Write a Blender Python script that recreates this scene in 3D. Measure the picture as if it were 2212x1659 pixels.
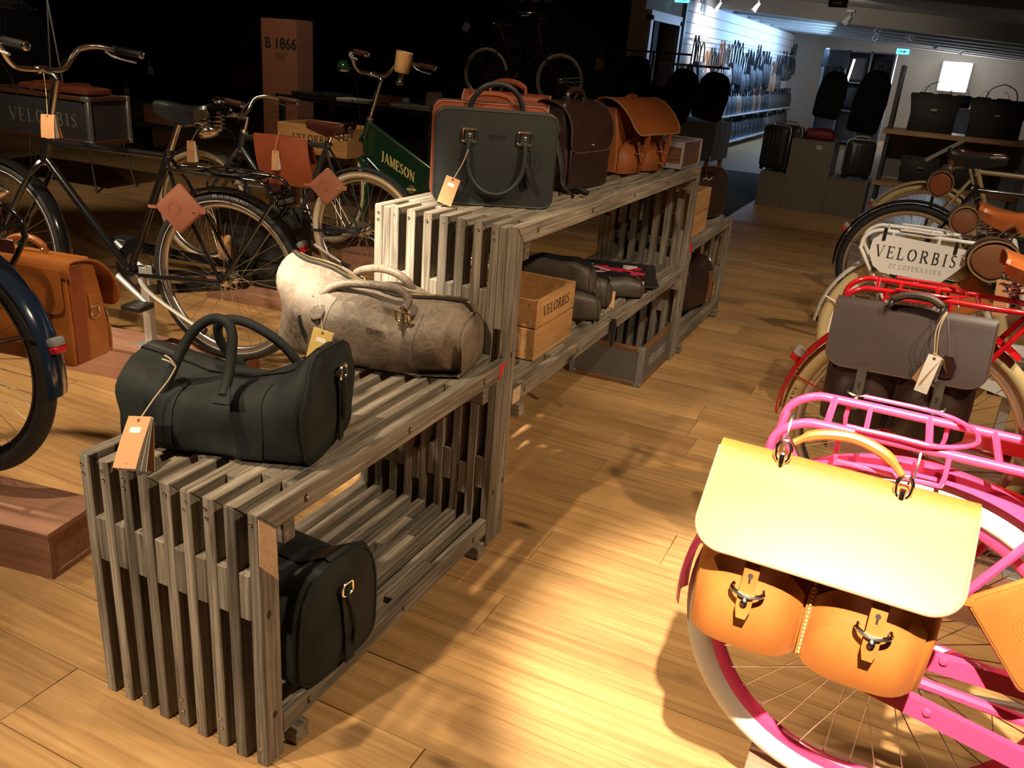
import bpy, bmesh, math, random
from mathutils import Vector, Matrix, noise, Euler
random.seed(7)
for _o in list(bpy.data.objects): bpy.data.objects.remove(_o, do_unlink=True)
SC = bpy.context.scene; COL = SC.collection
PI = math.pi
def rad(a): return a*PI/180
# ------------------------------------------------------------------ camera, world, lights, exposure
cam = bpy.data.cameras.new('camera'); camo = bpy.data.objects.new('camera', cam); COL.objects.link(camo)
cam.sensor_width = 36.0; cam.sensor_fit = 'HORIZONTAL'; cam.lens = 36.0*1829.4/2212
cam.clip_start = .05; cam.clip_end = 200
camo.location = (0.958, -1.053, 1.447); camo.rotation_euler = (1.1941, -0.0764, 0.4481)
SC.camera = camo
vs = SC.view_settings; vs.view_transform = 'Standard'; vs.look = 'None'; vs.gamma = 1.0; vs.exposure = 0.0; vs.use_curve_mapping = False
world = bpy.data.worlds.new('world'); SC.world = world; world.use_nodes = True
_bg = world.node_tree.nodes['Background']; _bg.inputs[0].default_value = (1.0, .80, .62, 1); _bg.inputs[1].default_value = .012
WARM = (1.0, .78, .51); WARM2 = (1.0, .82, .60); WARM3 = (1.0, .86, .66); COOL = (.33, .58, 1.0)
def spot(name, loc, aim, power, angle, blend=.5, col=WARM, size=.05):
    l = bpy.data.lights.new(name, 'SPOT'); o = bpy.data.objects.new(name, l); COL.objects.link(o)
    l.energy = power; l.spot_size = rad(angle); l.spot_blend = blend; l.color = col; l.shadow_soft_size = size
    o.location = loc; o.rotation_euler = (Vector(aim)-Vector(loc)).to_track_quat('-Z', 'Y').to_euler()
    return o
def area(name, loc, aim, power, sx, sy, col):
    l = bpy.data.lights.new(name, 'AREA'); o = bpy.data.objects.new(name, l); COL.objects.link(o)
    l.energy = power; l.shape = 'RECTANGLE'; l.size = sx; l.size_y = sy; l.color = col
    o.location = loc; o.rotation_euler = (Vector(aim)-Vector(loc)).to_track_quat('-Z', 'Y').to_euler()
    return o
LIGHTS = [
 # name, position, target, watts, cone, blend, colour, radius
 ('spot_pink',    (1.10,-1.35,2.9), (.96,.16,.80),   1900, 23, .5, WARM3, .025),
 ('spot_key',     (-.50,-.55,2.9),  (.22,.62,.0),    240, 72, .8, WARM, .035),
 ('spot_shelf',   (-.56,-.62,2.9),  (-.60,1.05,.84), 2300, 20, .95, WARM3, .035),
 ('spot_left',    (-2.5,-.15,2.9),  (-1.95,1.0,.1),  420, 56, .8, WARM, .04),
 ('spot_front',   (-.75,-2.5,2.75),  (-.28,.0,.36),   360, 25, .9, WARM2, .05),
 ('spot_entry',   (-.9,-1.9,2.9),   (-.65,-.1,.1),   25, 60, .9, WARM, .06),
 ('spot_bench',   (-1.25,1.4,2.9),  (-.3,.75,.6),    45, 56, .9, WARM2, .04),
 ('spot_aisle',   (2.4,.6,2.9),    (.1,1.2,.3),      300, 62, .8, WARM, .04),
 ('spot_middle',  (.9,.2,2.9),      (-.1,2.3,.8),    55, 50, .9, WARM, .05),
 ('spot_bikes',   (1.6,.7,2.9),     (1.15,2.4,.7),   230, 58, .8, WARM2, .04),
 ('spot_row',     (1.9,3.4,2.9),    (.8,4.3,.2),     130, 80, .9, WARM, .05),
 ('fill_far',     (.9,6.0,2.7),     (.2,6.6,0),      38, 84, .9, WARM, .05),  # added to light the floor beyond the metal strip
 ('spot_cargo',   (-1.5,1.7,2.9),   (-1.95,3.0,.7),  190, 62, .8, WARM, .05),
 ('fill_carton',  (-3.1,3.3,2.9),   (-4.2,5.1,.9),   80, 50, .9, WARM, .05),  # extra lamp, added to lift the carton out of the dark
 ('fill_trunk',   (-4.6,2.7,2.9),   (-5.7,4.3,.6),   110, 50, .9, WARM2, .05),  # made-up lamp brightening the trunk
 ('fill_black',   (-1.2,-.75,2.9),  (-1.75,1.45,.75), 170, 34, .8, WARM2, .035),  # put in to light the black bicycle from the front
 ('fill_wallbike',(-4.3,8.4,3.0),   (-4.3,10.3,1.1), 14, 60, .9, WARM2, .05),  # small added light, makes the displayed bicycle faintly visible
 ('fill_coats',   (-6.6,3.6,2.9),   (-8.6,6.0,1.1),  40, 50, .9, WARM2, .05),  # dim helper light put in for the clothes rack
 ('spot_rack',    (.6,6.6,2.4),     (.3,9.2,.6),     55, 64, .9, WARM2, .05),
 ('spot_slatwall',(-1.6,13.3,2.3),  (-2.7,13.7,1.9), 150, 84, .9, (1,.9,.78), .05),
]
for a in LIGHTS: spot(*a)
area('fill_slatwall', (-1.2,18.2,2.0), (-2.7,18.0,1.85), 170, 5.5, .3, COOL)  # added strip inside the room, stands in for bluish light on the slatwall
area('daylight_window', (1.2,23.3,1.64), (.6,12.,1.2), 60, .58, .58, (.78,.88,1.0))
spot('fill_farwall', (.6,20.0,2.0), (1.2,23.5,1.6), 22, 110, .9, (.9,.92,1.0), .08)  # unseen fill put in to brighten the far wall
spot('fill_farroom', (-.6,12.6,2.35), (.0,17.5,1.9), 26, 90, .9, WARM3, .08)  # added fill, gives the far room some ambient light

# ------------------------------------------------------------------ mesh helpers
class G:
    def __init__(s): s.v = []; s.f = []
    def add(s, vs_, fs, M=None):
        o = len(s.v)
        if M is not None: s.v += [tuple(M @ Vector(p)) for p in vs_]
        else: s.v += [tuple(p) for p in vs_]
        s.f += [tuple(i+o for i in f) for f in fs]
        return s
    def hexa(s, p, b=0, M=None, seg=1):
        fs = [(0,3,2,1),(4,5,6,7),(0,1,5,4),(1,2,6,5),(2,3,7,6),(3,0,4,7)]
        if b <= 0: return s.add(p, fs, M)
        bm = bmesh.new(); vv = [bm.verts.new(q) for q in p]
        for f in fs: bm.faces.new([vv[i] for i in f])
        bmesh.ops.bevel(bm, geom=list(bm.edges), offset=b, segments=seg, affect='EDGES', profile=.5)
        bm.verts.index_update()
        s.add([v.co.copy() for v in bm.verts], [[v.index for v in f.verts] for f in bm.faces], M); bm.free(); return s
    def box(s, x0, x1, y0, y1, z0, z1, b=0, M=None, seg=1):
        return s.hexa([(x0,y0,z0),(x1,y0,z0),(x1,y1,z0),(x0,y1,z0),(x0,y0,z1),(x1,y0,z1),(x1,y1,z1),(x0,y1,z1)], b, M, seg)
    def tube(s, pts, r, n=8, closed=False, caps=True, M=None, flat=None, up=None):
        P = [Vector(p) for p in pts]; m = len(P)
        rs = r if isinstance(r, (list, tuple)) else [r]*m
        T = []
        for i in range(m):
            if closed: t = P[(i+1) % m]-P[i-1]
            else: t = P[min(i+1, m-1)]-P[max(i-1, 0)]
            T.append(t.normalized() if t.length > 1e-9 else Vector((0,0,1)))
        u = Vector(up) if up else (Vector((0,0,1)) if abs(T[0].z) < .9 else Vector((1,0,0)))
        u = (u-T[0]*u.dot(T[0])).normalized(); vv = []
        for i in range(m):
            if i:
                u = u-T[i]*u.dot(T[i])
                u = u.normalized() if u.length > 1e-6 else T[i].orthogonal().normalized()
            w = T[i].cross(u)
            for k in range(n):
                a = 2*PI*(k+.5)/n; c, d = math.cos(a), math.sin(a)
                if flat:   # flat strap: half-width r, half-thickness flat
                    c = max(-1, min(1, c*1.5)); d = max(-1, min(1, d*1.5))
                    vv.append(P[i]+u*(d*flat)+w*(c*rs[i]))
                else: vv.append(P[i]+(u*c+w*d)*rs[i])
        fs = []
        for i in range(m if closed else m-1):
            j = (i+1) % m
            for k in range(n):
                fs.append((i*n+k, i*n+(k+1) % n, j*n+(k+1) % n, j*n+k))
        if caps and not closed:
            fs.append(tuple(reversed(range(n)))); fs.append(tuple((m-1)*n+k for k in range(n)))
        return s.add(vv, fs, M)
    def lathe(s, prof, n=16, M=None, close=True):
        vv = []; fs = []; m = len(prof)
        for r, z in prof:
            for k in range(n):
                a = 2*PI*k/n; vv.append((r*math.cos(a), r*math.sin(a), z))
        for i in range(m-1):
            for k in range(n): fs.append((i*n+k, i*n+(k+1) % n, (i+1)*n+(k+1) % n, (i+1)*n+k))
        if close:
            fs.append(tuple(reversed(range(n)))); fs.append(tuple((m-1)*n+k for k in range(n)))
        return s.add(vv, fs, M)
    def torus(s, R, r, n=48, m=8, M=None, sx=1.0, sr=1.0):
        pts = []; fs = []
        for i in range(n):
            a = 2*PI*i/n
            for k in range(m):
                b = 2*PI*k/m
                q = R+r*sr*math.cos(b); pts.append((q*math.cos(a), r*sx*math.sin(b), q*math.sin(a)))
        for i in range(n):
            for k in range(m): fs.append((i*m+k, ((i+1) % n)*m+k, ((i+1) % n)*m+(k+1) % m, i*m+(k+1) % m))
        return s.add(pts, fs, M)
    def loft(s, rings, caps=True, M=None, closed_ring=True):
        n = len(rings[0]); vv = [p for r in rings for p in r]; fs = []
        for i in range(len(rings)-1):
            for k in range(n if closed_ring else n-1):
                fs.append((i*n+k, i*n+(k+1) % n, (i+1)*n+(k+1) % n, (i+1)*n+k))
        if caps:
            fs.append(tuple(reversed(range(n)))); fs.append(tuple((len(rings)-1)*n+k for k in range(n)))
        return s.add(vv, fs, M)
    def prism(s, poly, h0, h1, M=None):
        n = len(poly); vv = [(x, y, h0) for x, y in poly]+[(x, y, h1) for x, y in poly]
        fs = [tuple(reversed(range(n))), tuple(range(n, 2*n))]+[(i, (i+1) % n, n+(i+1) % n, n+i) for i in range(n)]
        return s.add(vv, fs, M)
    def grid(s, fn, nu, nv, th=0.0, M=None):
        # sheet fn(u,v)->point; with thickness th along the local normal
        P = [[Vector(fn(i/nu, j/nv)) for j in range(nv+1)] for i in range(nu+1)]
        vv = [P[i][j] for i in range(nu+1) for j in range(nv+1)]
        id_ = lambda i, j: i*(nv+1)+j
        fs = [(id_(i,j), id_(i+1,j), id_(i+1,j+1), id_(i,j+1)) for i in range(nu) for j in range(nv)]
        if th:
            N = []
            for i in range(nu+1):
                for j in range(nv+1):
                    a = P[min(i+1,nu)][j]-P[max(i-1,0)][j]; b = P[i][min(j+1,nv)]-P[i][max(j-1,0)]
                    c = a.cross(b); N.append(c.normalized() if c.length > 1e-12 else Vector((0,0,1)))
            o = len(vv); vv = vv+[vv[k]-N[k]*th for k in range(o)]
            fs = fs+[tuple(reversed([q+o for q in f])) for f in fs]
            bd = [id_(i,0) for i in range(nu+1)]+[id_(nu,j) for j in range(1,nv+1)]+[id_(i,nv) for i in range(nu-1,-1,-1)]+[id_(0,j) for j in range(nv-1,0,-1)]
            for k in range(len(bd)):
                a, b = bd[k], bd[(k+1) % len(bd)]; fs.append((b, a, a+o, b+o))
        return s.add(vv, fs, M)
    def helix(s, R, r, h, turns, n=6, M=None, per=12, taper=None):
        m = int(turns*per); pts = []
        for i in range(m+1):
            t = i/m; q = R*(taper(t) if taper else 1); pts.append((q*math.cos(2*PI*turns*t), q*math.sin(2*PI*turns*t), h*t))
        return s.tube(pts, r, n, M=M)
    def noise_disp(s, amp, sc, seed=0):
        out = []
        for p in s.v:
            q = Vector(p)*sc+Vector((seed*7.1, seed*3.3, seed*1.7))
            d = noise.noise_vector(q); out.append((p[0]+d.x*amp, p[1]+d.y*amp, p[2]+d.z*amp))
        s.v = out; return s
MATS = {}
def link(name, data, parent=None, loc=None, rot=None):
    o = bpy.data.objects.new(name, data); COL.objects.link(o)
    if parent is not None: o.parent = parent
    if loc is not None: o.location = loc
    if rot is not None: o.rotation_euler = rot
    return o
def mesh(name, g, mat, ang=40, subdiv=False):
    me = bpy.data.meshes.new(name); me.from_pydata(g.v, [], g.f); me.validate(); me.update()
    bm = bmesh.new(); bm.from_mesh(me); bmesh.ops.recalc_face_normals(bm, faces=bm.faces); bm.to_mesh(me); bm.free()
    me.materials.append(MATS[mat])
    me.shade_smooth(); me.set_sharp_from_angle(angle=rad(ang))
    return me
def part(name, g, mat, parent=None, loc=None, rot=None, label=None, ang=40, sub=0):
    o = link(name, mesh(name, g, mat, ang), parent, loc, rot)
    if sub:
        md = o.modifiers.new('smooth', 'SUBSURF'); md.levels = sub; md.render_levels = sub
    if label: o['label'] = label
    return o
def tag(o, label=None, cat=None, group=None, kind=None):
    if label: o['label'] = label
    if cat: o['category'] = cat
    if group: o['group'] = group
    if kind: o['kind'] = kind
    return o
def root(name, label, cat, loc=(0,0,0), rz=0, group=None, rot=None):
    o = link(name, None, None, loc, rot if rot else (0,0,rz)); o.empty_display_size = .05
    return tag(o, label, cat, group)
def T(x, y, z): return Matrix.Translation((x, y, z))
def RX(a): return Matrix.Rotation(a, 4, 'X')
def RY(a): return Matrix.Rotation(a, 4, 'Y')
def RZ(a): return Matrix.Rotation(a, 4, 'Z')
def align(d, loc=(0,0,0)):
    return Matrix.Translation(loc) @ Vector(d).to_track_quat('Z', 'Y').to_matrix().to_4x4()
def smooth_path(pts, k=4, closed=False):
    P = [Vector(p) for p in pts]; n = len(P); out = []
    rng = range(n) if closed else range(n-1)
    for i in rng:
        g = (lambda j: P[j % n]) if closed else (lambda j: P[max(0, min(n-1, j))])
        p0, p1, p2, p3 = g(i-1), g(i), g(i+1), g(i+2)
        for t in range(k):
            t = t/k
            out.append(.5*((2*p1)+(-p0+p2)*t+(2*p0-5*p1+4*p2-p3)*t*t+(-p0+3*p1-3*p2+p3)*t**3))
    if not closed: out.append(P[-1])
    return out
def rrect(x0, x1, y0, y1, r, n=4):
    out = []
    for cx, cy, a0 in ((x1-r,y1-r,0),(x0+r,y1-r,90),(x0+r,y0+r,180),(x1-r,y0+r,270)):
        for i in range(n+1):
            a = rad(a0+90*i/n); out.append((cx+r*math.cos(a), cy+r*math.sin(a)))
    return out
# ------------------------------------------------------------------ lettering: own serif strokes; sans from the built-in font
def _arc(cx, cy, rx, ry, a0, a1, n=10): return [(cx+rx*math.cos(rad(a0+(a1-a0)*i/n)), cy+ry*math.sin(rad(a0+(a1-a0)*i/n))) for i in range(n+1)]
TK, TN, SF = .14, .055, .05
def _gl():
    d = {}
    L = lambda *p: list(p)
    sr = lambda x, y, w=.13: ([(x-w, y), (x+w, y)], SF)
    d['V'] = (.82, [(L((.10,.97),(.42,.0)),TK), (L((.42,.0),(.72,.97)),TN), sr(.11,.975), sr(.72,.975,.1)])
    d['E'] = (.70, [(L((.16,0),(.16,1)),TK), (L((.05,.975),(.62,.975)),TN), (L((.05,.025),(.64,.025)),TN), (L((.16,.52),(.48,.52)),TN), (L((.61,.99),(.61,.80)),TN), (L((.64,0),(.66,.22)),TN), (L((.48,.42),(.48,.62)),TN)])
    d['F'] = (.64, [(L((.16,0),(.16,1)),TK), (L((.05,.975),(.6,.975)),TN), sr(.16,.025), (L((.16,.5),(.46,.5)),TN), (L((.59,.99),(.59,.8)),TN), (L((.46,.4),(.46,.6)),TN)])
    d['L'] = (.66, [(L((.16,0),(.16,1)),TK), sr(.16,.975), (L((.05,.025),(.6,.025)),TN), (L((.6,0),(.62,.25)),TN)])
    d['O'] = (.92, [(_arc(.45,.5,.36,.47,60,120,6),TN),(_arc(.45,.5,.345,.46,115,245,12),TK),(_arc(.45,.5,.36,.47,240,300,6),TN),(_arc(.45,.5,.345,.46,-65,65,12),TK)])
    d['I'] = (.36, [(L((.18,0),(.18,1)),TK), sr(.18,.975), sr(.18,.025)])
    d['R'] = (.80, [(L((.16,0),(.16,1)),TK), sr(.16,.025), (L((.05,.975),(.4,.975)),TN), (_arc(.38,.745,.2,.22,90,-90),TK*.85), (L((.16,.52),(.4,.52)),TN), (L((.36,.5),(.7,.03)),TK), sr(.71,.025,.09)])
    d['B'] = (.74, [(L((.16,0),(.16,1)),TK), (L((.05,.975),(.38,.975)),TN), (L((.05,.025),(.38,.025)),TN), (L((.16,.53),(.38,.53)),TN), (_arc(.36,.755,.18,.21,90,-90),TK*.8), (_arc(.37,.275,.22,.24,90,-90),TK*.9)])
    d['S'] = (.62, [(_arc(.3,.755,.2,.215,35,140,7),TN*1.2), (L((.145,.86),(.115,.76),(.15,.63),(.3,.52),(.43,.41),(.48,.27),(.44,.12)),TK*.85), (_arc(.28,.26,.2,.235,-40,-150,7),TN*1.2), (L((.47,.86),(.48,.99)),TN), (L((.1,.0),(.1,.2)),TN)])
    d['C'] = (.82, [(_arc(.45,.5,.36,.47,40,130,8),TN),(_arc(.45,.5,.345,.46,120,240,12),TK),(_arc(.45,.5,.36,.47,230,320,8),TN),(L((.74,.72),(.75,.96)),TN)])
    d['G'] = (.86, d['C'][1]+[(L((.7,.08),(.7,.42)),TK*.8), sr(.7,.42,.1)])
    d['P'] = (.70, [(L((.16,0),(.16,1)),TK), sr(.16,.025), (L((.05,.975),(.38,.975)),TN), (_arc(.37,.735,.21,.235,90,-90),TK*.85), (L((.16,.5),(.38,.5)),TN)])
    d['N'] = (.90, [(L((.16,0),(.16,1)),TN), sr(.16,.025,.1), sr(.1,.975,.1), (L((.13,.98),(.72,.02)),TK), (L((.72,0),(.72,1)),TN), sr(.72,.975,.1)])
    d['H'] = (.88, [(L((.16,0),(.16,1)),TK), (L((.70,0),(.70,1)),TK), (L((.16,.5),(.7,.5)),TN), sr(.16,.025), sr(.16,.975), sr(.7,.025), sr(.7,.975)])
    d['A'] = (.82, [(L((.12,.02),(.42,1)),TN), (L((.40,1),(.72,.02)),TK), (L((.24,.34),(.6,.34)),TN), sr(.12,.025,.09), sr(.72,.025,.1)])
    d['M'] = (1.0, [(L((.16,0),(.16,1)),TN), (L((.17,1),(.48,.05)),TK), (L((.48,.05),(.80,1)),TN), (L((.82,0),(.82,1)),TK), sr(.16,.025,.1), sr(.82,.025), sr(.1,.975,.08), sr(.86,.975,.08)])
    d['J'] = (.50, [(L((.30,1),(.30,.15),(.24,.0),(.1,-.04)),TK), sr(.30,.975)])
    d['K'] = (.80, [(L((.16,0),(.16,1)),TK), sr(.16,.025), sr(.16,.975), (L((.2,.42),(.66,.97)),TN), (L((.34,.58),(.70,.02)),TK), sr(.7,.025,.1)])
    d['D'] = (.84, [(L((.16,0),(.16,1)),TK), (L((.05,.975),(.4,.975)),TN), (L((.05,.025),(.4,.025)),TN), (_arc(.36,.5,.36,.475,90,-90),TK)])
    d['T'] = (.74, [(L((.37,0),(.37,1)),TK), (L((.05,.975),(.69,.975)),TN), sr(.37,.025), (L((.06,.99),(.06,.8)),TN), (L((.68,.99),(.68,.8)),TN)])
    d['U'] = (.86, [(L((.16,1),(.16,.3),(.24,.08),(.42,.02),(.6,.1),(.68,.3)),TK*.9), (L((.68,.3),(.68,1)),TN), sr(.16,.975), sr(.68,.975,.1)])
    return d
GLY = _gl()
def serif(text, size, spacing=.1, bold=1.0, center=True):
    """list of quads (2D) for the text, height=size"""
    quads = []; x = 0
    for ch in text:
        if ch == ' ' or ch not in GLY: x += .45; continue
        w, strokes = GLY[ch]
        for pts, t in strokes:
            t = t*.5*bold
            for (ax, ay), (bx, by) in zip(pts, pts[1:]):
                dx, dy = bx-ax, by-ay; l = math.hypot(dx, dy) or 1; nx, ny = -dy/l*t, dx/l*t; ex, ey = dx/l*.012, dy/l*.012
                quads.append([((x+ax-ex+nx)*size, (ay-ey+ny)*size), ((x+ax-ex-nx)*size, (ay-ey-ny)*size), ((x+bx+ex-nx)*size, (by+ey-ny)*size), ((x+bx+ex+nx)*size, (by+ey+ny)*size)])
        x += w+spacing
    W = (x-spacing)*size
    if center: quads = [[(a-W/2, b-size/2) for a, b in q] for q in quads]
    return quads, W
def put_text(g, quads, fn, th=.0004):
    """fn(x,y,h)->3D point on the surface, raised by h"""
    for k, q in enumerate(quads):
        h = th*(1+.12*(k % 7))
        top = [fn(a, b, h) for a, b in q]; bot = [fn(a, b, -th*.5) for a, b in q]
        g.add(bot+top, [(4,5,6,7),(0,3,2,1),(0,1,5,4),(1,2,6,5),(2,3,7,6),(3,0,4,7)])
    return g
def plane_fn(o, ux, uy):
    o, ux, uy = Vector(o), Vector(ux).normalized(), Vector(uy).normalized(); n = ux.cross(uy).normalized()
    return lambda a, b, h: o+ux*a+uy*b+n*h
def sans(name, text, size, mat, parent, M, th=.0004, bold=0.0, spacing=1.0):
    c = bpy.data.curves.new(name, 'FONT'); c.body = text; c.size = size; c.align_x = 'CENTER'; c.align_y = 'CENTER'; c.extrude = th; c.offset = bold; c.space_character = spacing; c.resolution_u = 3
    o = bpy.data.objects.new(name, c); me = bpy.data.meshes.new_from_object(o); bpy.data.objects.remove(o)
    me.name = name; me.materials.clear(); me.materials.append(MATS[mat]); me.transform(M)
    return link(name, me, parent)
# ------------------------------------------------------------------ materials
def _mat(name):
    m = bpy.data.materials.new(name); m.use_nodes = True; nt = m.node_tree; b = nt.nodes['Principled BSDF']
    MATS[name] = m; return m, nt, b
def _noise(nt, vec, scale, detail=4, rough=.55, dist=0):
    n = nt.nodes.new('ShaderNodeTexNoise'); n.inputs['Scale'].default_value = scale; n.inputs['Detail'].default_value = detail
    n.inputs['Roughness'].default_value = rough; n.inputs['Distortion'].default_value = dist
    if vec is not None: nt.links.new(vec, n.inputs['Vector'])
    return n
def _ramp(nt, fac, stops):
    r = nt.nodes.new('ShaderNodeValToRGB'); e = r.color_ramp.elements
    while len(e) < len(stops): e.new(.5)
    for el, (p, c) in zip(e, stops): el.position = p; el.color = (*c, 1)
    nt.links.new(fac, r.inputs[0]); return r
def _mix(nt, fac, a, b, mode='MIX'):
    m = nt.nodes.new('ShaderNodeMix'); m.data_type = 'RGBA'; m.blend_type = mode
    for s, v in ((0, fac), (6, a), (7, b)):
        if isinstance(v, (int, float)): m.inputs[s].default_value = v
        elif isinstance(v, tuple): m.inputs[s].default_value = (*v, 1) if len(v) == 3 else v
        else: nt.links.new(v, m.inputs[s])
    return m.outputs[2]
def _coord(nt, kind='Object', scale=(1,1,1), rnd=True):
    tc = nt.nodes.new('ShaderNodeTexCoord'); mp = nt.nodes.new('ShaderNodeMapping'); mp.inputs['Scale'].default_value = scale
    nt.links.new(tc.outputs[kind], mp.inputs['Vector'])
    if rnd:
        oi = nt.nodes.new('ShaderNodeObjectInfo'); ml = nt.nodes.new('ShaderNodeMath'); ml.operation = 'MULTIPLY'; ml.inputs[1].default_value = 37.0
        nt.links.new(oi.outputs['Random'], ml.inputs[0]); cb = nt.nodes.new('ShaderNodeCombineXYZ')
        for i in range(3): nt.links.new(ml.outputs[0], cb.inputs[i])
        nt.links.new(cb.outputs[0], mp.inputs['Location'])
    return mp.outputs[0]
def _bump(nt, b, h, strength, dist=.002):
    n = nt.nodes.new('ShaderNodeBump'); n.inputs['Strength'].default_value = strength; n.inputs['Distance'].default_value = dist
    nt.links.new(h, n.inputs['Height']); nt.links.new(n.outputs[0], b.inputs['Normal'])
def plain(name, col, rough=.5, metal=0, coat=0, bump=0, bscale=200, var=0, vscale=6, spec=None, trans=0):
    m, nt, b = _mat(name)
    b.inputs['Base Color'].default_value = (*col, 1); b.inputs['Roughness'].default_value = rough; b.inputs['Metallic'].default_value = metal
    if coat: b.inputs['Coat Weight'].default_value = coat; b.inputs['Coat Roughness'].default_value = .06
    if spec is not None: b.inputs['Specular IOR Level'].default_value = spec
    if trans: b.inputs['Transmission Weight'].default_value = trans
    if var or bump:
        v = _coord(nt)
    if var:
        n = _noise(nt, v, vscale, 5)
        r = _ramp(nt, n.outputs[0], [(.3, tuple(c*(1-var) for c in col)), (.7, tuple(min(1, c*(1+var)) for c in col))])
        nt.links.new(r.outputs[0], b.inputs['Base Color'])
    if bump:
        n = _noise(nt, v, bscale, 3); _bump(nt, b, n.outputs[0], bump, .001)
    return m
def emit(name, col, s):
    m, nt, b = _mat(name); b.inputs['Base Color'].default_value = (*col, 1); b.inputs['Emission Color'].default_value = (*col, 1); b.inputs['Emission Strength'].default_value = s
    return m
def wood(name, c0, c1, c2, rough=.7, along=0, gscale=1.0, coat=0, bump=.35, knots=True, rndvar=.25, coord='Object', kd=(.05,.15), ks=.75, fine=80):
    """grain stretched along local axis `along`"""
    m, nt, b = _mat(name); sc = [fine*gscale]*3; sc[along] = fine*.032*gscale
    v = _coord(nt, coord, tuple(sc))
    n1 = _noise(nt, v, 1.0, 6, .6, .6)
    r = _ramp(nt, n1.outputs[0], [(.28, c0), (.5, c1), (.74, c2)])
    sc2 = [5*gscale]*3; sc2[along] = 2.2*gscale
    v2 = _coord(nt, coord, tuple(sc2)); n2 = _noise(nt, v2, 1.2, 4, .6)
    r2 = _ramp(nt, n2.outputs[0], [(.3, (.62,.6,.58)), (.6, (1,1,1))])
    col = _mix(nt, 1.0, r.outputs[0], r2.outputs[0], 'MULTIPLY')
    if knots:
        sc3 = [9*gscale]*3; sc3[along] = 3.2*gscale
        v3 = _coord(nt, coord, tuple(sc3)); vo = nt.nodes.new('ShaderNodeTexVoronoi'); vo.inputs['Scale'].default_value = ks
        nt.links.new(v3, vo.inputs['Vector'])
        kr = _ramp(nt, vo.outputs['Distance'], [(kd[0], (1,1,1)), (kd[1], (0,0,0))])
        col = _mix(nt, kr.outputs[0], col, tuple(x*.28 for x in c0))
    oi = nt.nodes.new('ShaderNodeObjectInfo'); rr = _ramp(nt, oi.outputs['Random'], [(0, (1-rndvar,)*3), (1, (1+rndvar*.35, 1+rndvar*.3, 1+rndvar*.2))])
    col = _mix(nt, 1.0, col, rr.outputs[0], 'MULTIPLY')
    nt.links.new(col, b.inputs['Base Color']); b.inputs['Roughness'].default_value = rough
    if coat: b.inputs['Coat Weight'].default_value = coat; b.inputs['Coat Roughness'].default_value = .25
    _bump(nt, b, n1.outputs[0], bump, .0012)
    return m
def leather(name, c0, c1, rough=.45, scale=7, bump=.18, bscale=140, coat=0, veins=None):
    m, nt, b = _mat(name); v = _coord(nt)
    if rough > .6: b.inputs['Specular IOR Level'].default_value = .22
    n = _noise(nt, v, scale, 6, .6, .4); r = _ramp(nt, n.outputs[0], [(.32, c0), (.68, c1)]); col = r.outputs[0]
    if veins:
        n2 = _noise(nt, v, scale*2.1, 7, .7, 2.5); rv = _ramp(nt, n2.outputs[0], [(.47, (0,0,0)), (.5, (1,1,1)), (.54, (0,0,0))])
        mm = nt.nodes.new('ShaderNodeMath'); mm.operation = 'MULTIPLY'; mm.inputs[1].default_value = .45
        nt.links.new(rv.outputs[0], mm.inputs[0]); col = _mix(nt, mm.outputs[0], col, veins)
    nt.links.new(col, b.inputs['Base Color']); b.inputs['Roughness'].default_value = rough
    if coat: b.inputs['Coat Weight'].default_value = coat; b.inputs['Coat Roughness'].default_value = .2
    nb = _noise(nt, v, bscale, 3); _bump(nt, b, nb.outputs[0], bump, .0008)
    return m
wood('old_slat', (.070,.057,.045), (.235,.197,.153), (.45,.395,.32), .84, 0, 1.0, 0, .9, True, .3, 'Object', (.05,.15), .75, 110)
wood('fresh_cut', (.55,.36,.22), (.66,.45,.29), (.74,.54,.37), .7, 0, 1.0, 0, .2, False, .05)
wood('oak_plank', (.31,.165,.062), (.47,.27,.105), (.57,.35,.150), .58, 0, .62, .0, .06, True, .12, 'Object', (.02,.075), .62)
wood('crate_pine', (.42,.215,.075), (.53,.285,.11), (.60,.35,.15), .5, 0, .8, .1, .08, False, .08)
wood('plinth_ply', (.33,.15,.095), (.42,.215,.145), (.50,.28,.20), .6, 0, .6, 0, .08, False, .08)
wood('shelf_beech', (.45,.25,.11), (.55,.33,.16), (.62,.40,.22), .45, 0, .5, 0, .05, False, .05)
wood('walnut_trim', (.12,.05,.025), (.20,.085,.04), (.27,.13,.065), .5, 0, .8, .1, .1, False, .1)
wood('cup_wood', (.42,.22,.08), (.58,.35,.15), (.68,.46,.24), .5, 2, 1.6, 0, .05, False, .05)
# far floor: plank joints too far away to build
m, nt, b = _mat('oak_far'); v = _coord(nt, 'Object', (1,1,1), False)
bt = nt.nodes.new('ShaderNodeTexBrick'); nt.links.new(v, bt.inputs['Vector']); bt.inputs['Scale'].default_value = 1; bt.inputs['Brick Width'].default_value = 2.2; bt.inputs['Row Height'].default_value = .2; bt.inputs['Mortar Size'].default_value = .002
bt.inputs['Color1'].default_value = (.50,.30,.135,1); bt.inputs['Color2'].default_value = (.40,.235,.10,1); bt.inputs['Mortar'].default_value = (.12,.07,.03,1)
n = _noise(nt, _coord(nt, 'Object', (.8,12,1), False), 1, 5); c = _mix(nt, .35, bt.outputs[0], _ramp(nt, n.outputs[0], [(.3,(.33,.19,.08)),(.7,(.56,.35,.16))]).outputs[0])
nt.links.new(c, b.inputs['Base Color']); b.inputs['Roughness'].default_value = .42
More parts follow.
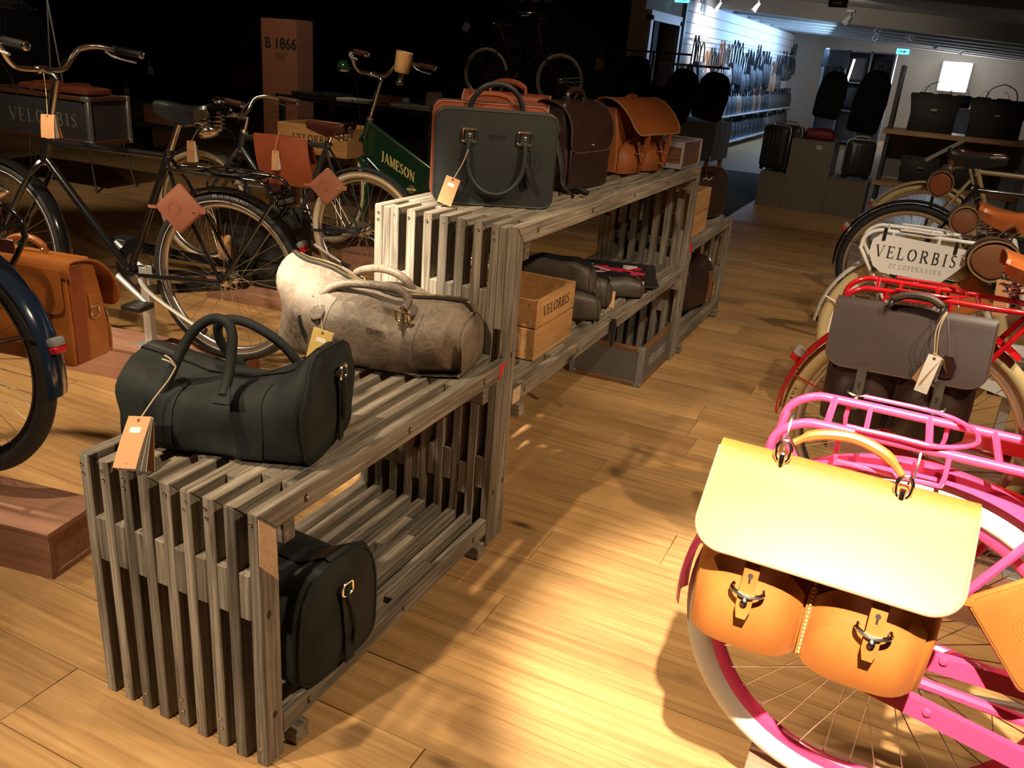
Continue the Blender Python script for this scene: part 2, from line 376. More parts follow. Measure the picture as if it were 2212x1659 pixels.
# leathers
leather('black_suede', (.010,.012,.0115), (.021,.025,.024), .72, 9, .25, 260)
leather('green_black', (.0105,.0128,.0126), (.0175,.0205,.0202), .55, 5, .12, 300)
leather('taupe', (.048,.034,.025), (.205,.155,.115), .55, 5.5, .25, 120, 0, (.31,.245,.18))
leather('dark_buffalo', (.032,.025,.019), (.075,.058,.043), .55, 9, .25, 140, 0, (.13,.10,.075))
leather('tan', (.35,.105,.020), (.44,.145,.032), .38, 5, .05, 160, 0)
leather('tan_matte', (.27,.072,.016), (.35,.10,.024), .5, 5, .1, 180, .05)
leather('cognac', (.245,.065,.028), (.30,.088,.040), .42, 5, .08, 180, .1)
leather('rust', (.22,.048,.018), (.29,.068,.026), .5, 5, .08, 180)
leather('espresso', (.020,.0085,.0075), (.036,.0155,.013), .42, 6, .08, 160, .06)
leather('brown_pouch', (.24,.082,.045), (.31,.115,.065), .5, 6, .06, 180)
leather('roll_face', (.20,.075,.032), (.27,.105,.045), .5, 6, .1, 160)
leather('roll_shell', (.10,.055,.033), (.17,.098,.062), .55, 6, .2, 120)
leather('saddle_orange', (.45,.115,.028), (.55,.16,.042), .26, 5, .05, 160, .5)
leather('saddle_brown', (.052,.014,.012), (.085,.024,.02), .25, 5, .05, 160, .5)
leather('saddle_black', (.010,.010,.012), (.02,.02,.022), .3, 5, .1, 200, .3)
leather('black_leather', (.012,.013,.012), (.024,.026,.024), .5, 6, .2, 120, .1)
plain('hide_edge', (.36,.22,.11), .8)
plain('stitch', (.62,.42,.18), .8); plain('stitch_dark', (.07,.035,.025), .8)
# metals, paints, rubber
plain('chrome', (.84,.82,.79), .17, 1); plain('steel', (.55,.54,.52), .32, 1); plain('alu', (.66,.65,.63), .5, .75, 0, 0, 0, .06, 20)
plain('rim_alu', (.74,.73,.71), .30, 1); plain('brass', (.72,.52,.22), .28, 1); plain('spoke_steel', (.70,.67,.62), .28, 1)
plain('paint_black', (.008,.008,.009), .16, 0, 1); plain('paint_navy', (.008,.018,.042), .15, 0, 1); plain('paint_grey', (.022,.030,.034), .25, 0, .8)
plain('paint_white', (.80,.79,.77), .25, 0, .6); plain('paint_red', (.52,.008,.014), .2, 0, 1); plain('paint_pink', (.74,.055,.165), .28, 0, .7)
plain('paint_green', (.006,.032,.017), .16, 0, 1); plain('paint_cream', (.46,.37,.22), .25, 0, .7)
plain('rubber', (.018,.018,.018), .62, 0, 0, .2, 300); plain('rubber_cream', (.60,.50,.35), .6); plain('rubber_sand', (.53,.42,.215), .6); plain('rubber_white', (.74,.70,.62), .55)
plain('reflect_strip', (.45,.45,.45), .35); plain('tyre_print', (.50,.50,.50), .5); plain('tyre_print_dark', (.05,.045,.04), .5); plain('tyre_blue', (.10,.24,.55), .4)
plain('grip_brown', (.055,.022,.018), .5, 0, 0, .2, 300); plain('plastic_black', (.012,.012,.012), .4)
plain('lens_clear', (.55,.55,.55), .08, 0, 0, 0, 0, 0, 0, None, .6); plain('lens_red', (.45,.01,.015), .12, 0, .6)
plain('chain', (.30,.29,.28), .35, 1)
# papers and small things
plain('kraft', (.52,.27,.125), .75); plain('kraft_yellow', (.60,.42,.13), .75); plain('paper', (.82,.80,.75), .8); plain('ink', (.02,.015,.012), .7); plain('ink_brown', (.16,.075,.035), .7); plain('ink_grey', (.33,.32,.30), .7)
plain('twine', (.55,.42,.27), .9); plain('print_red', (.62,.02,.04), .5); plain('print_dark', (.02,.02,.022), .35); plain('print_white', (.72,.71,.70), .5); plain('print_gold', (.62,.50,.20), .5)
plain('pink_plastic', (.75,.04,.16), .3); plain('green_plastic', (.03,.42,.10), .3); plain('purple_plastic', (.22,.03,.25), .3)
plain('cardboard', (.26,.105,.06), .8, 0, 0, 0, 0, .05, 8)
# setting
plain('wall_black', (.006,.006,.006), .8); plain('wall_cream', (.58,.53,.45), .85, 0, 0, 0, 0, .03, 2); plain('slat_white', (.78,.79,.80), .6); plain('groove', (.25,.25,.27), .8)
plain('ceiling_grey', (.40,.37,.33), .9); plain('beam_grey', (.36,.34,.31), .8); plain('mat_dark', (.045,.042,.040), .95); plain('frame_white', (.72,.74,.78), .5)
plain('platform_grey', (.19,.165,.135), .75, 0, 0, 0, 0, .06, 3); plain('post_grey', (.055,.055,.058), .5); plain('post_light', (.30,.30,.30), .5)
plain('cloth_blue', (.26,.34,.43), .9); plain('cloth_black', (.007,.007,.008), .9); plain('cloth_dark', (.013,.013,.016), .85); plain('suit_grey', (.17,.17,.165), .5); plain('suit_dark', (.03,.03,.032), .4)
plain('bag_black', (.007,.007,.008), .6); plain('bag_brown', (.19,.075,.032), .5); plain('bag_tan', (.36,.19,.085), .5); plain('bag_grey', (.22,.21,.21), .6); plain('bag_red', (.17,.01,.012), .55)
plain('card_white', (.62,.60,.57), .7); plain('trunk_grey', (.12,.115,.11), .5, .3); plain('dim_red', (.16,.02,.02), .8)
emit('window_light', (.86,.93,1.0), 22.0); emit('exit_glow', (.12,.62,.62), 2.2); emit('lamp_glow', (.9,.95,1.0), 5.0)
plain('seam_dark', (.045,.025,.012), .9)
# ------------------------------------------------------------------ the setting
def struct(name, g, mat, parent=None, label=None, ang=40):
    o = part(name, g, mat, parent, ang=ang)
    if parent is None: o['kind'] = 'structure'
    if label: o['label'] = label
    return o
FX0, FX1, FY0, FY1 = -5.4, 3.0, -1.2, 7.8
floor = struct('floor', G().box(FX0, FX1, FY0, FY1, -.12, -.009), 'seam_dark', label='oak plank floor of the shop')
struct('floor_far', G().box(-16, 8, FY1, 40, -.12, 0).box(-16, FX0, -2, FY1, -.12, 0).box(FX1, 8, -2, FY1, -.12, 0), 'oak_far', floor)
_r = random.Random(3); _cache = {}
y = FY0
while y < FY1-1e-6:
    x = FX0-_r.uniform(0, 1.9)
    while x < FX1:
        L = _r.choice((1.4, 1.8, 2.2, 2.2)); a, b_ = max(x, FX0), min(x+L, FX1)
        if b_-a > .02:
            key = round(b_-a, 3)
            if key not in _cache: _cache[key] = mesh('plank', G().box(-key/2+.0008, key/2-.0008, -.0992, .0992, -.008, 0, .0012), 'oak_plank')
            link('plank', _cache[key], floor, ((a+b_)/2, y+.1+.0135, 0))
        x += L
    y += .2
g = G()
for x0, x1 in ((-6, 8),): g.box(x0, x1, 5.85, 5.885, 0, .004)
tr = struct('trim_1', g, 'alu', label='aluminium strip laid across the floor')
struct('floor_mat', G().box(-2.3, -.75, 7.9, 12.2, .0, .006), 'mat_dark', floor)
# walls: black display wall on the left, cream wall with a doorway, white slatwall behind it
struct('wall_left', G().box(-16, -2.72, 11.0, 11.2, 0, 3.4).box(-16.2, -16, -3, 11.2, 0, 3.4), 'wall_black', label='black display wall')
struct('wall_door', G().box(-2.9, -2.7, 10.45, 10.62, 0, 3.4).box(-2.9, -2.7, 12.02, 12.32, 0, 3.4).box(-2.9, -2.7, 10.62, 12.02, 1.98, 3.4).box(-5.2,-2.9,12.32,12.45,0,3.4).box(-5.3,-5.2,11.2,12.45,0,3.4), 'wall_cream', label='cream wall with a doorway')
d = struct('door_1', G().box(-2.70, -2.64, 10.55, 10.66, 0, 2.0).box(-2.70, -2.64, 11.98, 12.06, 0, 2.0).box(-2.70, -2.64, 10.55, 12.06, 1.94, 2.06), 'frame_white', label='white door frame')
sw = struct('wall_slat', G().box(-2.95, -2.76, 12.32, 24.6, 0, 3.2), 'groove', label='white slatwall hung with bags')
for i in range(15):
    z = .02+i*.155
    part('slat_board', G().box(-2.762, -2.73, 12.34, 24.55, z, z+.149, .002), 'slat_white', sw)
struct('trim_2', G().box(-2.74, -2.66, 12.28, 12.36, 0, 2.5), 'post_light', label='thin grey upright at the end of the slatwall')
struct('wall_back', G().box(-2.76, 9, 23.5, 23.7, 0, 3.4).box(8, 8.2, -3, 23.7, 0, 3.4).box(-16,8.2,-3.2,-3.0,0,3.4), 'wall_cream', label='cream wall at the far end of the shop')
w = struct('window_1', G().box(.86, 1.52, 23.40, 23.5, 1.30, 1.98), 'frame_white', label='bright window in the far wall')
part('pane', G().box(.90, 1.48, 23.38, 23.402, 1.34, 1.94), 'window_light', w)
# ceiling sloping gently down to the right in the far part, with beams across
SL = math.tan(rad(3.2))
ce = struct('ceiling', G().box(-16, 8.2, -3.2, 12.0, 3.25, 3.4), 'ceiling_grey', label='dark ceiling of the shop')
g = G(); z0 = 2.62
g.hexa([(-2.95,12,z0),(8.2,12,z0-11*SL),(8.2,23.7,z0-11*SL),(-2.95,23.7,z0),(-2.95,12,z0+.1),(8.2,12,z0+.1),(8.2,23.7,z0+.1),(-2.95,23.7,z0+.1)])
struct('ceiling_far', g, 'ceiling_grey', ce)
g = G(); g.hexa([(-2.95,11.9,z0),(8.2,11.9,z0-11*SL),(8.2,12.05,z0-11*SL),(-2.95,12.05,z0),(-2.95,11.9,3.3),(8.2,11.9,3.3),(8.2,12.05,3.3),(-2.95,12.05,3.3)])
struct('ceiling_upstand', g, 'ceiling_grey', ce)
for yb in (14.6, 15.9, 17.2, 18.5, 19.8, 21.1, 22.4):
    za = 2.36
    part('beam', G().hexa([(-2.76,yb,za),(8,yb,za-10.8*SL),(8,yb+.3,za-10.8*SL),(-2.76,yb+.3,za),(-2.76,yb,za+.3),(8,yb,za+.3-10.8*SL),(8,yb+.3,za+.3-10.8*SL),(-2.76,yb+.3,za+.3)], .004), 'beam_grey', ce)

# ------------------------------------------------------------------ slatted display benches
TS, PI_ = .0276, .0553        # slat thickness and pitch
DD = .053                     # slat depth
_sr = random.Random(11)
def slat(parent, p0, p1, axis, mitre=(0, 0), name='slat', mat='old_slat', width=TS, depth=DD, flip=1):
    """slat between p0 and p1 (centre line); axis 'y' or 'z' or 'x'; local X along the slat, local Z its depth side"""
    p0, p1 = Vector(p0), Vector(p1); L = (p1-p0).length
    j = lambda: _sr.uniform(-.0008, .0008)
    w, h = width/2, depth/2
    m0, m1 = mitre
    # outer face at +h, inner at -h; mitre shortens the inner face
    pts = [(-L/2+m0, -w+j(), -h), (L/2-m1, -w+j(), -h), (L/2-m1, w+j(), -h), (-L/2+m0, w+j(), -h), (-L/2, -w+j(), h+j()), (L/2, -w+j(), h+j()), (L/2, w+j(), h+j()), (-L/2, w+j(), h+j())]
    o = part(name, G().hexa(pts, .0022), mat, parent, ang=25)
    X = (p1-p0).normalized()
    if axis == 'z': Z = Vector((0, flip, 0))
    else: Z = Vector((0, 0, flip))
    Y = Z.cross(X)
    R_ = Matrix((X, Y, Z)).transposed().to_4x4()
    o.matrix_local = Matrix.Translation((p0+p1)/2) @ R_
    return o
def screw(g, loc, n, r=.0042):
    M = align(n, loc); g.lathe([(r, -.001), (r, .0010), (r*.55, .0012), (r*.5, .0002)], 8, M)
def bench(label, y0, L, H, shelf_z, front_sp, mid=True, loc_z=0, fill=None):
    R = root('slatted_bench', label, 'display bench', (0, y0, 0), 0, 'slatted wooden display benches')
    sc = G(); holes = G(); bolts = G()
    xs = [-(8-i)*PI_-TS/2 for i in range(9)]
    for i, x in enumerate(xs):
        jj = _sr.uniform(-.002, .002)
        slat(R, (x, DD/2+jj, 0), (x, DD/2+jj, H), 'z', (0, DD), 'post', flip=-1)
        slat(R, (x, L-DD/2+jj, 0), (x, L-DD/2+jj, H), 'z', (0, DD), 'post', flip=1)
        slat(R, (x, 0, H-DD/2), (x, L, H-DD/2), 'y', (DD, DD), 'top_slat', flip=1)
        a, b2 = DD+.002, L-DD-.002
        slat(R, (x, a, shelf_z-DD/2), (x, b2, shelf_z-DD/2), 'y', (0, 0), 'shelf_slat')
        for k in range(_sr.choice((1, 1, 2))): screw(sc, (x+_sr.uniform(-.006,.006), -.0005, H-.024-.02*k), (0,-1,0))
        screw(sc, (x+_sr.uniform(-.005,.005), -.0005, .045+_sr.uniform(-.006,.006)), (0,-1,0))
        if _sr.random() < .3: screw(sc, (x, -.0005, .075), (0,-1,0))
    # spacer blocks in the gaps
    for i in range(8):
        x = xs[i]+PI_/2
        z0, z1 = front_sp(i)
        slat(R, (x, DD/2+.001, z0), (x, DD/2+.001, z1), 'z', (0,0), 'spacer', flip=-1, width=PI_-TS-.0008)
        z0, z1 = front_sp(i) if i % 3 else (front_sp(i)[0]-.06, front_sp(i)[1]-.06)
        slat(R, (x, L-DD/2, max(.02,z0*.55)), (x, L-DD/2, max(.02,z0*.55)+(z1-z0)), 'z', (0,0), 'spacer', flip=1, width=PI_-TS-.0008)
        n = max(2, round(L/.62))
        for k in range(n):
            yc = .20+_sr.uniform(-.02,.05)+(L-.42)*k/(max(1,n-1)); ln = _sr.uniform(.12, .22)
            slat(R, (x, yc-ln/2, H-DD/2-.001), (x, yc+ln/2, H-DD/2-.001), 'y', (0,0), 'spacer', width=PI_-TS-.0008)
            if _sr.random() < .6:
                yc = .25+_sr.uniform(0, L-.5); ln = _sr.uniform(.1, .2)
                slat(R, (x, yc-ln/2, shelf_z-DD/2-.001), (x, yc+ln/2, shelf_z-DD/2-.001), 'y', (0,0), 'spacer', width=PI_-TS-.0008)
    # cross bars under the shelf and under the top
    W = 8*PI_+TS
    for yb in (DD+.045, L-DD-.06):
        slat(R, (-W, yb, shelf_z-DD-.0225), (.016, yb, shelf_z-DD-.0225), 'x', (0,0), 'cross_bar', width=.04, depth=.043)
    for yb in (DD+.05, L-DD-.045):
        slat(R, (-W+.01, yb, H-DD-.03), (-.012, yb, H-DD-.03), 'x', (0,0), 'cross_bar', width=.035, depth=.055)
    # bolt holes along the right hand slats
    n = max(2, round(L/.42))
    hm = mesh('bolt_hole', G().lathe([(.0065,-.002),(.0065,.0006),(.004,.0008)], 10, align((1,0,0)) @ Matrix.Scale(1.5, 4, (0,1,0))), 'seam_dark')
    bm_ = mesh('bolt', G().lathe([(.0035,-.001),(.0035,.0016),(.002,.002)], 8, align((1,0,0),(0,.003,.002))), 'steel')
    for zz in (H-DD/2, shelf_z-DD/2):
        for k in range(n):
            yy = .14+(L-.28)*k/(n-1); link('bolt_hole', hm, R, (0,yy,zz)); link('bolt', bm_, R, (0,yy,zz))
    for yy, zz in ((DD*.4, H*.62), (L-DD*.5, H*.3), (DD*.55, H*.2)): link('bolt_hole', hm, R, (0,yy,zz))
    part('screws', sc, 'steel', R)['kind'] = 'stuff'
    return R
BL, BH = 1.0546, .61; B2L, B2H = 2.095, .993; CL = 1.045
A = bench('low slatted bench in the foreground with two duffel bags on top', 0, BL, BH, .100, lambda i: (.362, .468))
def spB(i):
    if i == 0: return (.58, B2H-.003)
    if i == 7: return (.69, B2H-.004)
    if i == 2: return (.30, .42)
    return (.52+.02*(i%3), .80)
B = bench('tall slatted bench in the middle carrying briefcases and satchels', BL+.005, B2L, B2H, .495, spB)
Cb = bench('low slatted bench behind the tall one, holding a crate and a brown bag', BL+B2L+.010, CL, BH, .100, lambda i: (.362, .468))
# planed corner block and red paint marks
part('fresh_corner', G().hexa([(-.0012,.0015,.50),(.0006,.0015,.50),(.0006,.052,.44),(-.0012,.052,.44),(-.0012,.0015,.603),(.0006,.0015,.603),(.0006,.051,.556),(-.0012,.051,.556)]), 'fresh_cut', A)
def redmark(par, y1, H):
    part('paint_mark', G().add([(.0014,y1-.046,H-.006),(.0014,y1-.006,H-.006),(.0014,y1-.046,H-.050),(-.001,y1-.046,H-.006),(-.001,y1-.006,H-.006),(-.001,y1-.046,H-.050)], [(0,2,1),(3,4,5),(0,1,4,3),(1,2,5,4),(2,0,3,5)]), 'print_red', par, label='red paint mark')
redmark(A, BL, BH)
part('paint_mark', G().box(-.001,.0014,.004,.05,BH-.05,BH-.004), 'print_red', Cb, label='red paint mark')
part('fresh_end', G().box(-.001,.0010,DD+.004,.11,.495-DD+.002,.493), 'fresh_cut', B)
# ------------------------------------------------------------------ bicycles
HZ, WR = .493, .348
def circ(r, a): return (r*math.cos(rad(a)), r*math.sin(rad(a)))
def wheel(parent, name, cx, cz, o, steer=None, spokes='single'):
    """wheel in the local XZ plane around (cx,cz); part = tyre, sub-parts = rim, hub, spokes"""
    rt = o.get('rt', .022); R = WR
    g = G().torus(R-rt, rt, 72, 12)
    t = part(name, g, o['tyre'], parent)
    if steer is not None: t.matrix_local = steer @ T(cx, 0, cz)
    else: t.location = (cx, 0, cz)
    rr = R-2*rt
    prof = [(rr+.004,.013),(rr+.004,-.013),(rr-.004,-.0125),(rr-.013,-.010),(rr-.018,-.004),(rr-.018,.004),(rr-.013,.010),(rr-.004,.0125)]
    g = G(); n = 72; vv = []
    for i in range(n):
        a = 2*PI*i/n
        for r_, y_ in prof: vv.append((r_*math.cos(a), y_, r_*math.sin(a)))
    m = len(prof); g.add(vv, [(i*m+k, ((i+1) % n)*m+k, ((i+1) % n)*m+(k+1) % m, i*m+(k+1) % m) for i in range(n) for k in range(m)])
    part('rim', g, o['rim'], t)
    g = G().lathe([(.006,-.062),(.006,-.045),(.012,-.044),(.014,-.036),(.027,-.034),(.027,-.030),(.017,-.026),(.016,.0),(.017,.026),(.027,.030),(.027,.034),(.014,.036),(.012,.044),(.006,.045),(.006,.062)], 16, RX(PI/2))
    part('hub', g, 'chrome', t)
    rim_r = rr-.016; flat = G(); ms = []
    for side in (-1, 1):
        for lead in (-1, 1):
            a = rad(62*lead); p0 = Vector((.0245*math.cos(a), side*.031, .0245*math.sin(a))); p1 = Vector((rim_r, side*.004, 0))
            ms.append(G().tube([p0, p0.lerp(p1, .94), p1], [.0011, .0011, .0016], 5))
    if spokes == 'single': mm = [mesh('spoke', q, 'spoke_steel') for q in ms]
    for k in range(36):
        a = 2*PI*k/36+.04
        q = k % 4
        if spokes == 'single': link('spoke', mm[q], t, rot=(0, -a, 0))
        else: flat.add([RY(-a) @ Vector(v) for v in ms[q].v], ms[q].f)
    if spokes != 'single': part('spokes', flat, 'spoke_steel', t)['kind'] = 'stuff'
    if o.get('strip'): 
        for s in (-1, 1): part('reflective_strip', G().torus(R-rt*1.62, .0022, 72, 6, T(0, s*rt*.86, 0), .5), 'reflect_strip', t)
    return t
def fender(R, a0, a1, half=.031, th=.0012, n=30, m=6, drop=.012):
    def fn(u, v):
        a = rad(a0+(a1-a0)*u); w = 2*v-1
        r = R-drop*(abs(w)**2.2); return (r*math.cos(a), w*half, r*math.sin(a))
    return G().grid(fn, n, m, th)
def saddle(parent, mat, x, z, tilt=0, springs=True):   # leather top on rails, coil springs at the rear
    ST = [(.150,.010,-.004,.020),(.140,.017,.0,.034),(.10,.021,.0,.046),(.05,.027,-.005,.054),(.0,.043,-.008,.056),(-.05,.068,-.005,.052),(-.085,.082,.003,.044),(-.115,.085,.010,.034),(-.130,.076,.013,.022)]
    M = T(x, 0, z) @ RY(rad(tilt))
    def fn(u, v):
        k = u*(len(ST)-1); i = min(int(k), len(ST)-2); t = k-i
        a, b = ST[i], ST[i+1]; xs, w, zt, sk = [a[q]+(b[q]-a[q])*t for q in range(4)]
        s = 2*v-1; e = abs(s)
        yy = w*math.sin(min(1, e/.62)*PI/2)*(1 if s > 0 else -1); yy *= (1-.22*max(0, e-.62)/.38)
        zz = zt-.010*min(1, e/.62)**2-sk*max(0, (e-.5)/.5)**1.3
        return M @ Vector((xs, yy, zz))
    top = part('saddle', G().grid(fn, 20, 16, .004), mat, parent)
    rv = G()
    for px, py, pz in ((.135,0,.001),(-.118,.045,.004),(-.118,-.045,.004),(-.123,0,.012),(-.112,.07,-.004),(-.112,-.07,-.004)): rv.lathe([(.007,0),(.006,.002),(.002,.0035)], 10, M @ T(px, py, pz))
    part('rivets', rv, 'chrome', top)['kind'] = 'stuff'
    if springs:
        for s in (-1, 1):
            g = G().helix(.0205, .0034, .070, 4.4, 6, M @ T(-.098, s*.046, -.088), 12, lambda t: 1.0-.35*abs(2*t-1)**3)
            part('spring', g, 'chrome', top)
    g = G()
    for s in (-1, 1): g.tube([M @ Vector(p) for p in smooth_path([(.135,s*.004,-.012),(.07,s*.018,-.055),(.0,s*.024,-.062),(-.05,s*.03,-.075),(-.098,s*.046,-.088)], 3)], .0034, 6)
    g.tube([M @ Vector((-.098,-.06,-.089)), M @ Vector((-.098,.06,-.089))], .004, 6)
    g.lathe([(.014,-.03),(.014,.03)], 10, M @ T(.005,0,-.066) @ RX(PI/2))
    part('saddle_rails', g, 'chrome', top)
    return top
def bike(label, loc, rz, o, group='bicycles on plinths'):
    R = root('bicycle', label, 'bicycle', loc, rz, group)
    f = o['frame']; z = HZ; near = o.get('spokes', 'single')
    P = dict(hub=(0,0,z), bb=(.475,0,z-.04), sc=(.245,0,z+.47), hl=(.845,0,z+.38), ht=(.815,0,z+.475), fh=(1.13,0,z))
    V_ = lambda k, dy=0: Vector(P[k])+Vector((0,dy,0))
    wheel(R, 'rear_wheel', 0, z, o, None, near)
    steer = T(*P['hl']) @ Matrix.Rotation(rad(o.get('steer', 0)), 4, (V_('ht')-V_('hl')).normalized()) @ T(*[-c for c in P['hl']])
    wheel(R, 'front_wheel', P['fh'][0], z, o, steer, o.get('fspokes', 'joined'))
    # frame tubes
    g = G()
    g.tube([V_('bb'), V_('sc')+(V_('sc')-V_('bb')).normalized()*.012], .0155, 12)
    g.tube([V_('hl'), V_('ht')], .0195, 12)
    if o.get('panel'):
        g.tube([(.26,0,z+.165), V_('ht')+Vector((0,0,-.02))], .0165, 12); g.tube([V_('bb'), (.83,0,z+.24)], .0165, 12); g.tube([(.83,0,z+.22), V_('hl')], .0195, 12)
    elif o.get('step'):
        g.tube(smooth_path([V_('bb')+Vector((.0,0,.0)), (.60,0,z+.10), (.74,0,z+.25), V_('hl')+Vector((-.0,0,.01))], 5), .0165, 12)
        g.tube(smooth_path([Vector(P['bb']).lerp(Vector(P['sc']), .32), (.52,0,z+.20), (.68,0,z+.32), V_('ht')+Vector((.0,0,-.02))], 5), .0145, 12)
    else:
        g.tube([V_('bb'), V_('hl')+Vector((-.0,0,.015))], .0165, 12)
        g.tube([V_('sc')+Vector((0,0,-.012)), V_('ht')+Vector((.004,0,-.018))], .0145, 12)
    for s in (-1, 1):
        g.tube(smooth_path([(.475,s*.028,z-.04),(.40,s*.04,z-.036),(.06,s*.062,z-.004),(.0,s*.064,z)], 3), [.011]*4+[.010]*3+[.0085]*3, 8)
        g.tube([(.25,s*.012,z+.455), (.20,s*.045,z+.36), (.0,s*.064,z+.004)], .0075, 8)
    g.lathe([(.021,-.036),(.021,.036)], 14, T(*P['bb']) @ RX(PI/2)); g.lathe([(.021,-.012),(.021,.012)], 12, T(*P['sc']))
    fr = part('frame', g, f, R)
    part('seat_clamp_bolt', G().lathe([(.006,-.026),(.008,-.025),(.008,.025),(.006,.026)], 10, T(P['sc'][0]-.012,0,P['sc'][2]-.004) @ RX(PI/2)), 'chrome', fr)
    if o.get('panel'):
        poly = [(.812, z+.445), (.835, z+.235), (.475, z-.04), (.31, z+.18)]
        pm = part('frame_panel', G().prism(poly, -.008, .008, Matrix(((1,0,0,0),(0,0,1,0),(0,1,0,0),(0,0,0,1)))), f, R)
    # fork
    g = G(); hd = (V_('ht')-V_('hl')).normalized()
    for s in (-1, 1):
        pts = [V_('hl', s*.02)+Vector((0,0,-.005)), V_('hl', s*.052)+Vector((.035,0,-.06)), (1.02,s*.056,z+.13), (1.08,s*.056,z+.045), (1.13,s*.056,z)]
        g.tube([steer @ Vector(p) for p in smooth_path(pts, 4)], [.0125]*9+[.010]*4+[.008]*4, 8)
    g.lathe([(.023,-.012),(.023,.004)], 12, steer @ T(*P['hl']))
    fk = part('fork', g, o.get('forkmat', f), R)
    part('headset_cup', G().lathe([(.021,0),(.024,.004),(.024,.014),(.018,.02)], 14, align(hd, V_('ht'))), 'chrome', R); part('headset_cup', G().lathe([(.022,-.012),(.022,0)], 14, align(hd, V_('hl')-hd*.002)), 'chrome', R)
    # seat post, saddle
    sd = (V_('sc')-V_('bb')).normalized(); sp = V_('sc')+sd*o.get('post', .085)
    part('seat_post', G().tube([V_('sc'), sp], .0132, 12), 'chrome', R)
    saddle(R, o.get('saddle', 'saddle_black'), sp.x+.005+o.get('sdx', 0), sp.z+.075, o.get('tilt', 0))
    # stem and handlebar
    st = V_('ht')+hd*o.get('stem', .22)
    g = G().tube([steer @ p for p in (V_('ht')-hd*.02, V_('ht')+hd*.1, st)], .0115, 10).tube([steer @ p for p in smooth_path([st, st+hd*.012+Vector((.012,0,.004)), st+Vector((.05,0,.022)), st+Vector((.075,0,.03))], 3)], .0115, 10)
    bc = st+Vector((.078,0,.031)); g.lathe([(.017,-.022),(.017,.022)], 12, steer @ T(*bc) @ RX(PI/2))
    part('stem', g, 'chrome', R)
    bw = o.get('bar', 1.0); hp = [(0,.0,0),(0,.06,0),(.004,.105,.004),(.004,.14,.03),(.0,.165,.065),(-.012,.195,.093),(-.05,.232,.104),(-.11,.252,.10),(-.25,.272,.088)]
    pts = [Vector((p[0], p[1]*bw, p[2])) for p in smooth_path(hp, 3)]; full = [Vector((p.x,-p.y,p.z)) for p in reversed(pts[1:])]+pts
    hb = part('handlebar', G().tube([steer @ (bc+p) for p in full], .0112, 10), 'chrome', R)
    for s in (-1, 1):
        a = steer @ (bc+Vector((-.13, s*.256*bw, .098))); b = steer @ (bc+Vector((-.252, s*.2725*bw, .088)))
        gr = part('grip', G().tube([a, a.lerp(b,.05), a.lerp(b,.95), b], [.0135,.0165,.0165,.0155], 12), o.get('grip', 'plastic_black'), hb)
        d = (b-a).normalized()
        part('grip_end', G().lathe([(.0172,-.002),(.0172,.006),(.013,.009)], 12, align(d, b)), 'chrome', gr); part('grip_collar', G().lathe([(.0172,0),(.0172,.008)], 12, align(d, a)), 'chrome', gr)
        g = G().tube([steer @ (bc+Vector(q)) for q in ((-.085,s*.25*bw,.09),(-.10,s*.27*bw,.072),(-.14,s*.285*bw,.062),(-.2,s*.298*bw,.055))], [.007,.006,.005,.006], 8)
        part('brake_lever', g, 'alu', hb)
        c = G().tube([steer @ q for q in smooth_path([bc+Vector((-.075,s*.245*bw,.095)), bc+Vector((.03,s*.20*bw,.07)), bc+Vector((.05,s*.10*bw,-.03)), V_('ht')+Vector((.05,s*.03,-.02)), V_('hl')+Vector((.03,s*.02,-.02))], 4)], .0022, 5)
        part('brake_cable', c, 'plastic_black', hb)
    # fenders, stays, tail light
    if o.get('fenders', True):
        fm = o.get('fender', f)
        ff = part('rear_fender', fender(WR+.020, 52, o.get('tail', 182), o.get('fw', .031)), fm, R, (0,0,z))
        g = G()
        for s in (-1, 1): g.tube([(0,s*.066,0), tuple(Vector((*circ(WR+.012,160)[:1],s*.030,circ(WR+.012,160)[1])))], .0028, 6)
        part('stay', g, fm if o.get('paint_stay') else 'paint_black', ff)
        g = fender(WR+.020, 28, 205, o.get('fw', .031)); M = steer @ T(P['fh'][0],0,z); g.v = [tuple(M @ Vector(p)) for p in g.v]
        part('front_fender', g, fm, R)
        if o.get('light', True):
            lx, lz = circ(WR+.03, o.get('lighta', 152)); a = rad(o.get('lighta', 152)-90)
            M = T(lx,0,z+lz) @ RY(-a)
            tl = part('tail_light', G().box(-.004,.020,-.018,.018,-.012,.018,.006,M,2), 'lens_clear', R)
            part('lens', G().box(-.022,-.003,-.019,.019,-.011,.016,.004,M), 'lens_red', tl); part('bracket', G().box(-.014,.014,-.009,.009,-.03,-.01,.002,M), 'chrome', tl)
    # rack
    if o.get('rack'):
        rz_ = z+.42; g = G(); rm = o['rack']
        for s in (-1, 1):
            pts = [(.235,s*.045,z+.42),(.16,s*.068,rz_),(.0,s*.07,rz_),(-.15,s*.07,rz_),(-.20,s*.07,rz_-.004),(-.236,s*.07,rz_-.03),(-.244,s*.07,rz_-.068),(-.225,s*.07,rz_-.11),(-.03,s*.066,z+.03),(-.01,s*.066,z)]
            g.tube(smooth_path(pts, 4), .0078, 10)
        rk = part('rear_rack', g, rm, R)
        for xb in (-.165, -.105, -.01, .09): part('cross_bar', G().tube([(xb,-.07,rz_),(xb,.07,rz_)], .0062 if xb != -.105 else .0045, 8), rm, rk)
        part('cross_bar', G().tube([(-.240,-.07,rz_-.045),(-.240,.07,rz_-.045)], .0068, 8), rm, rk)
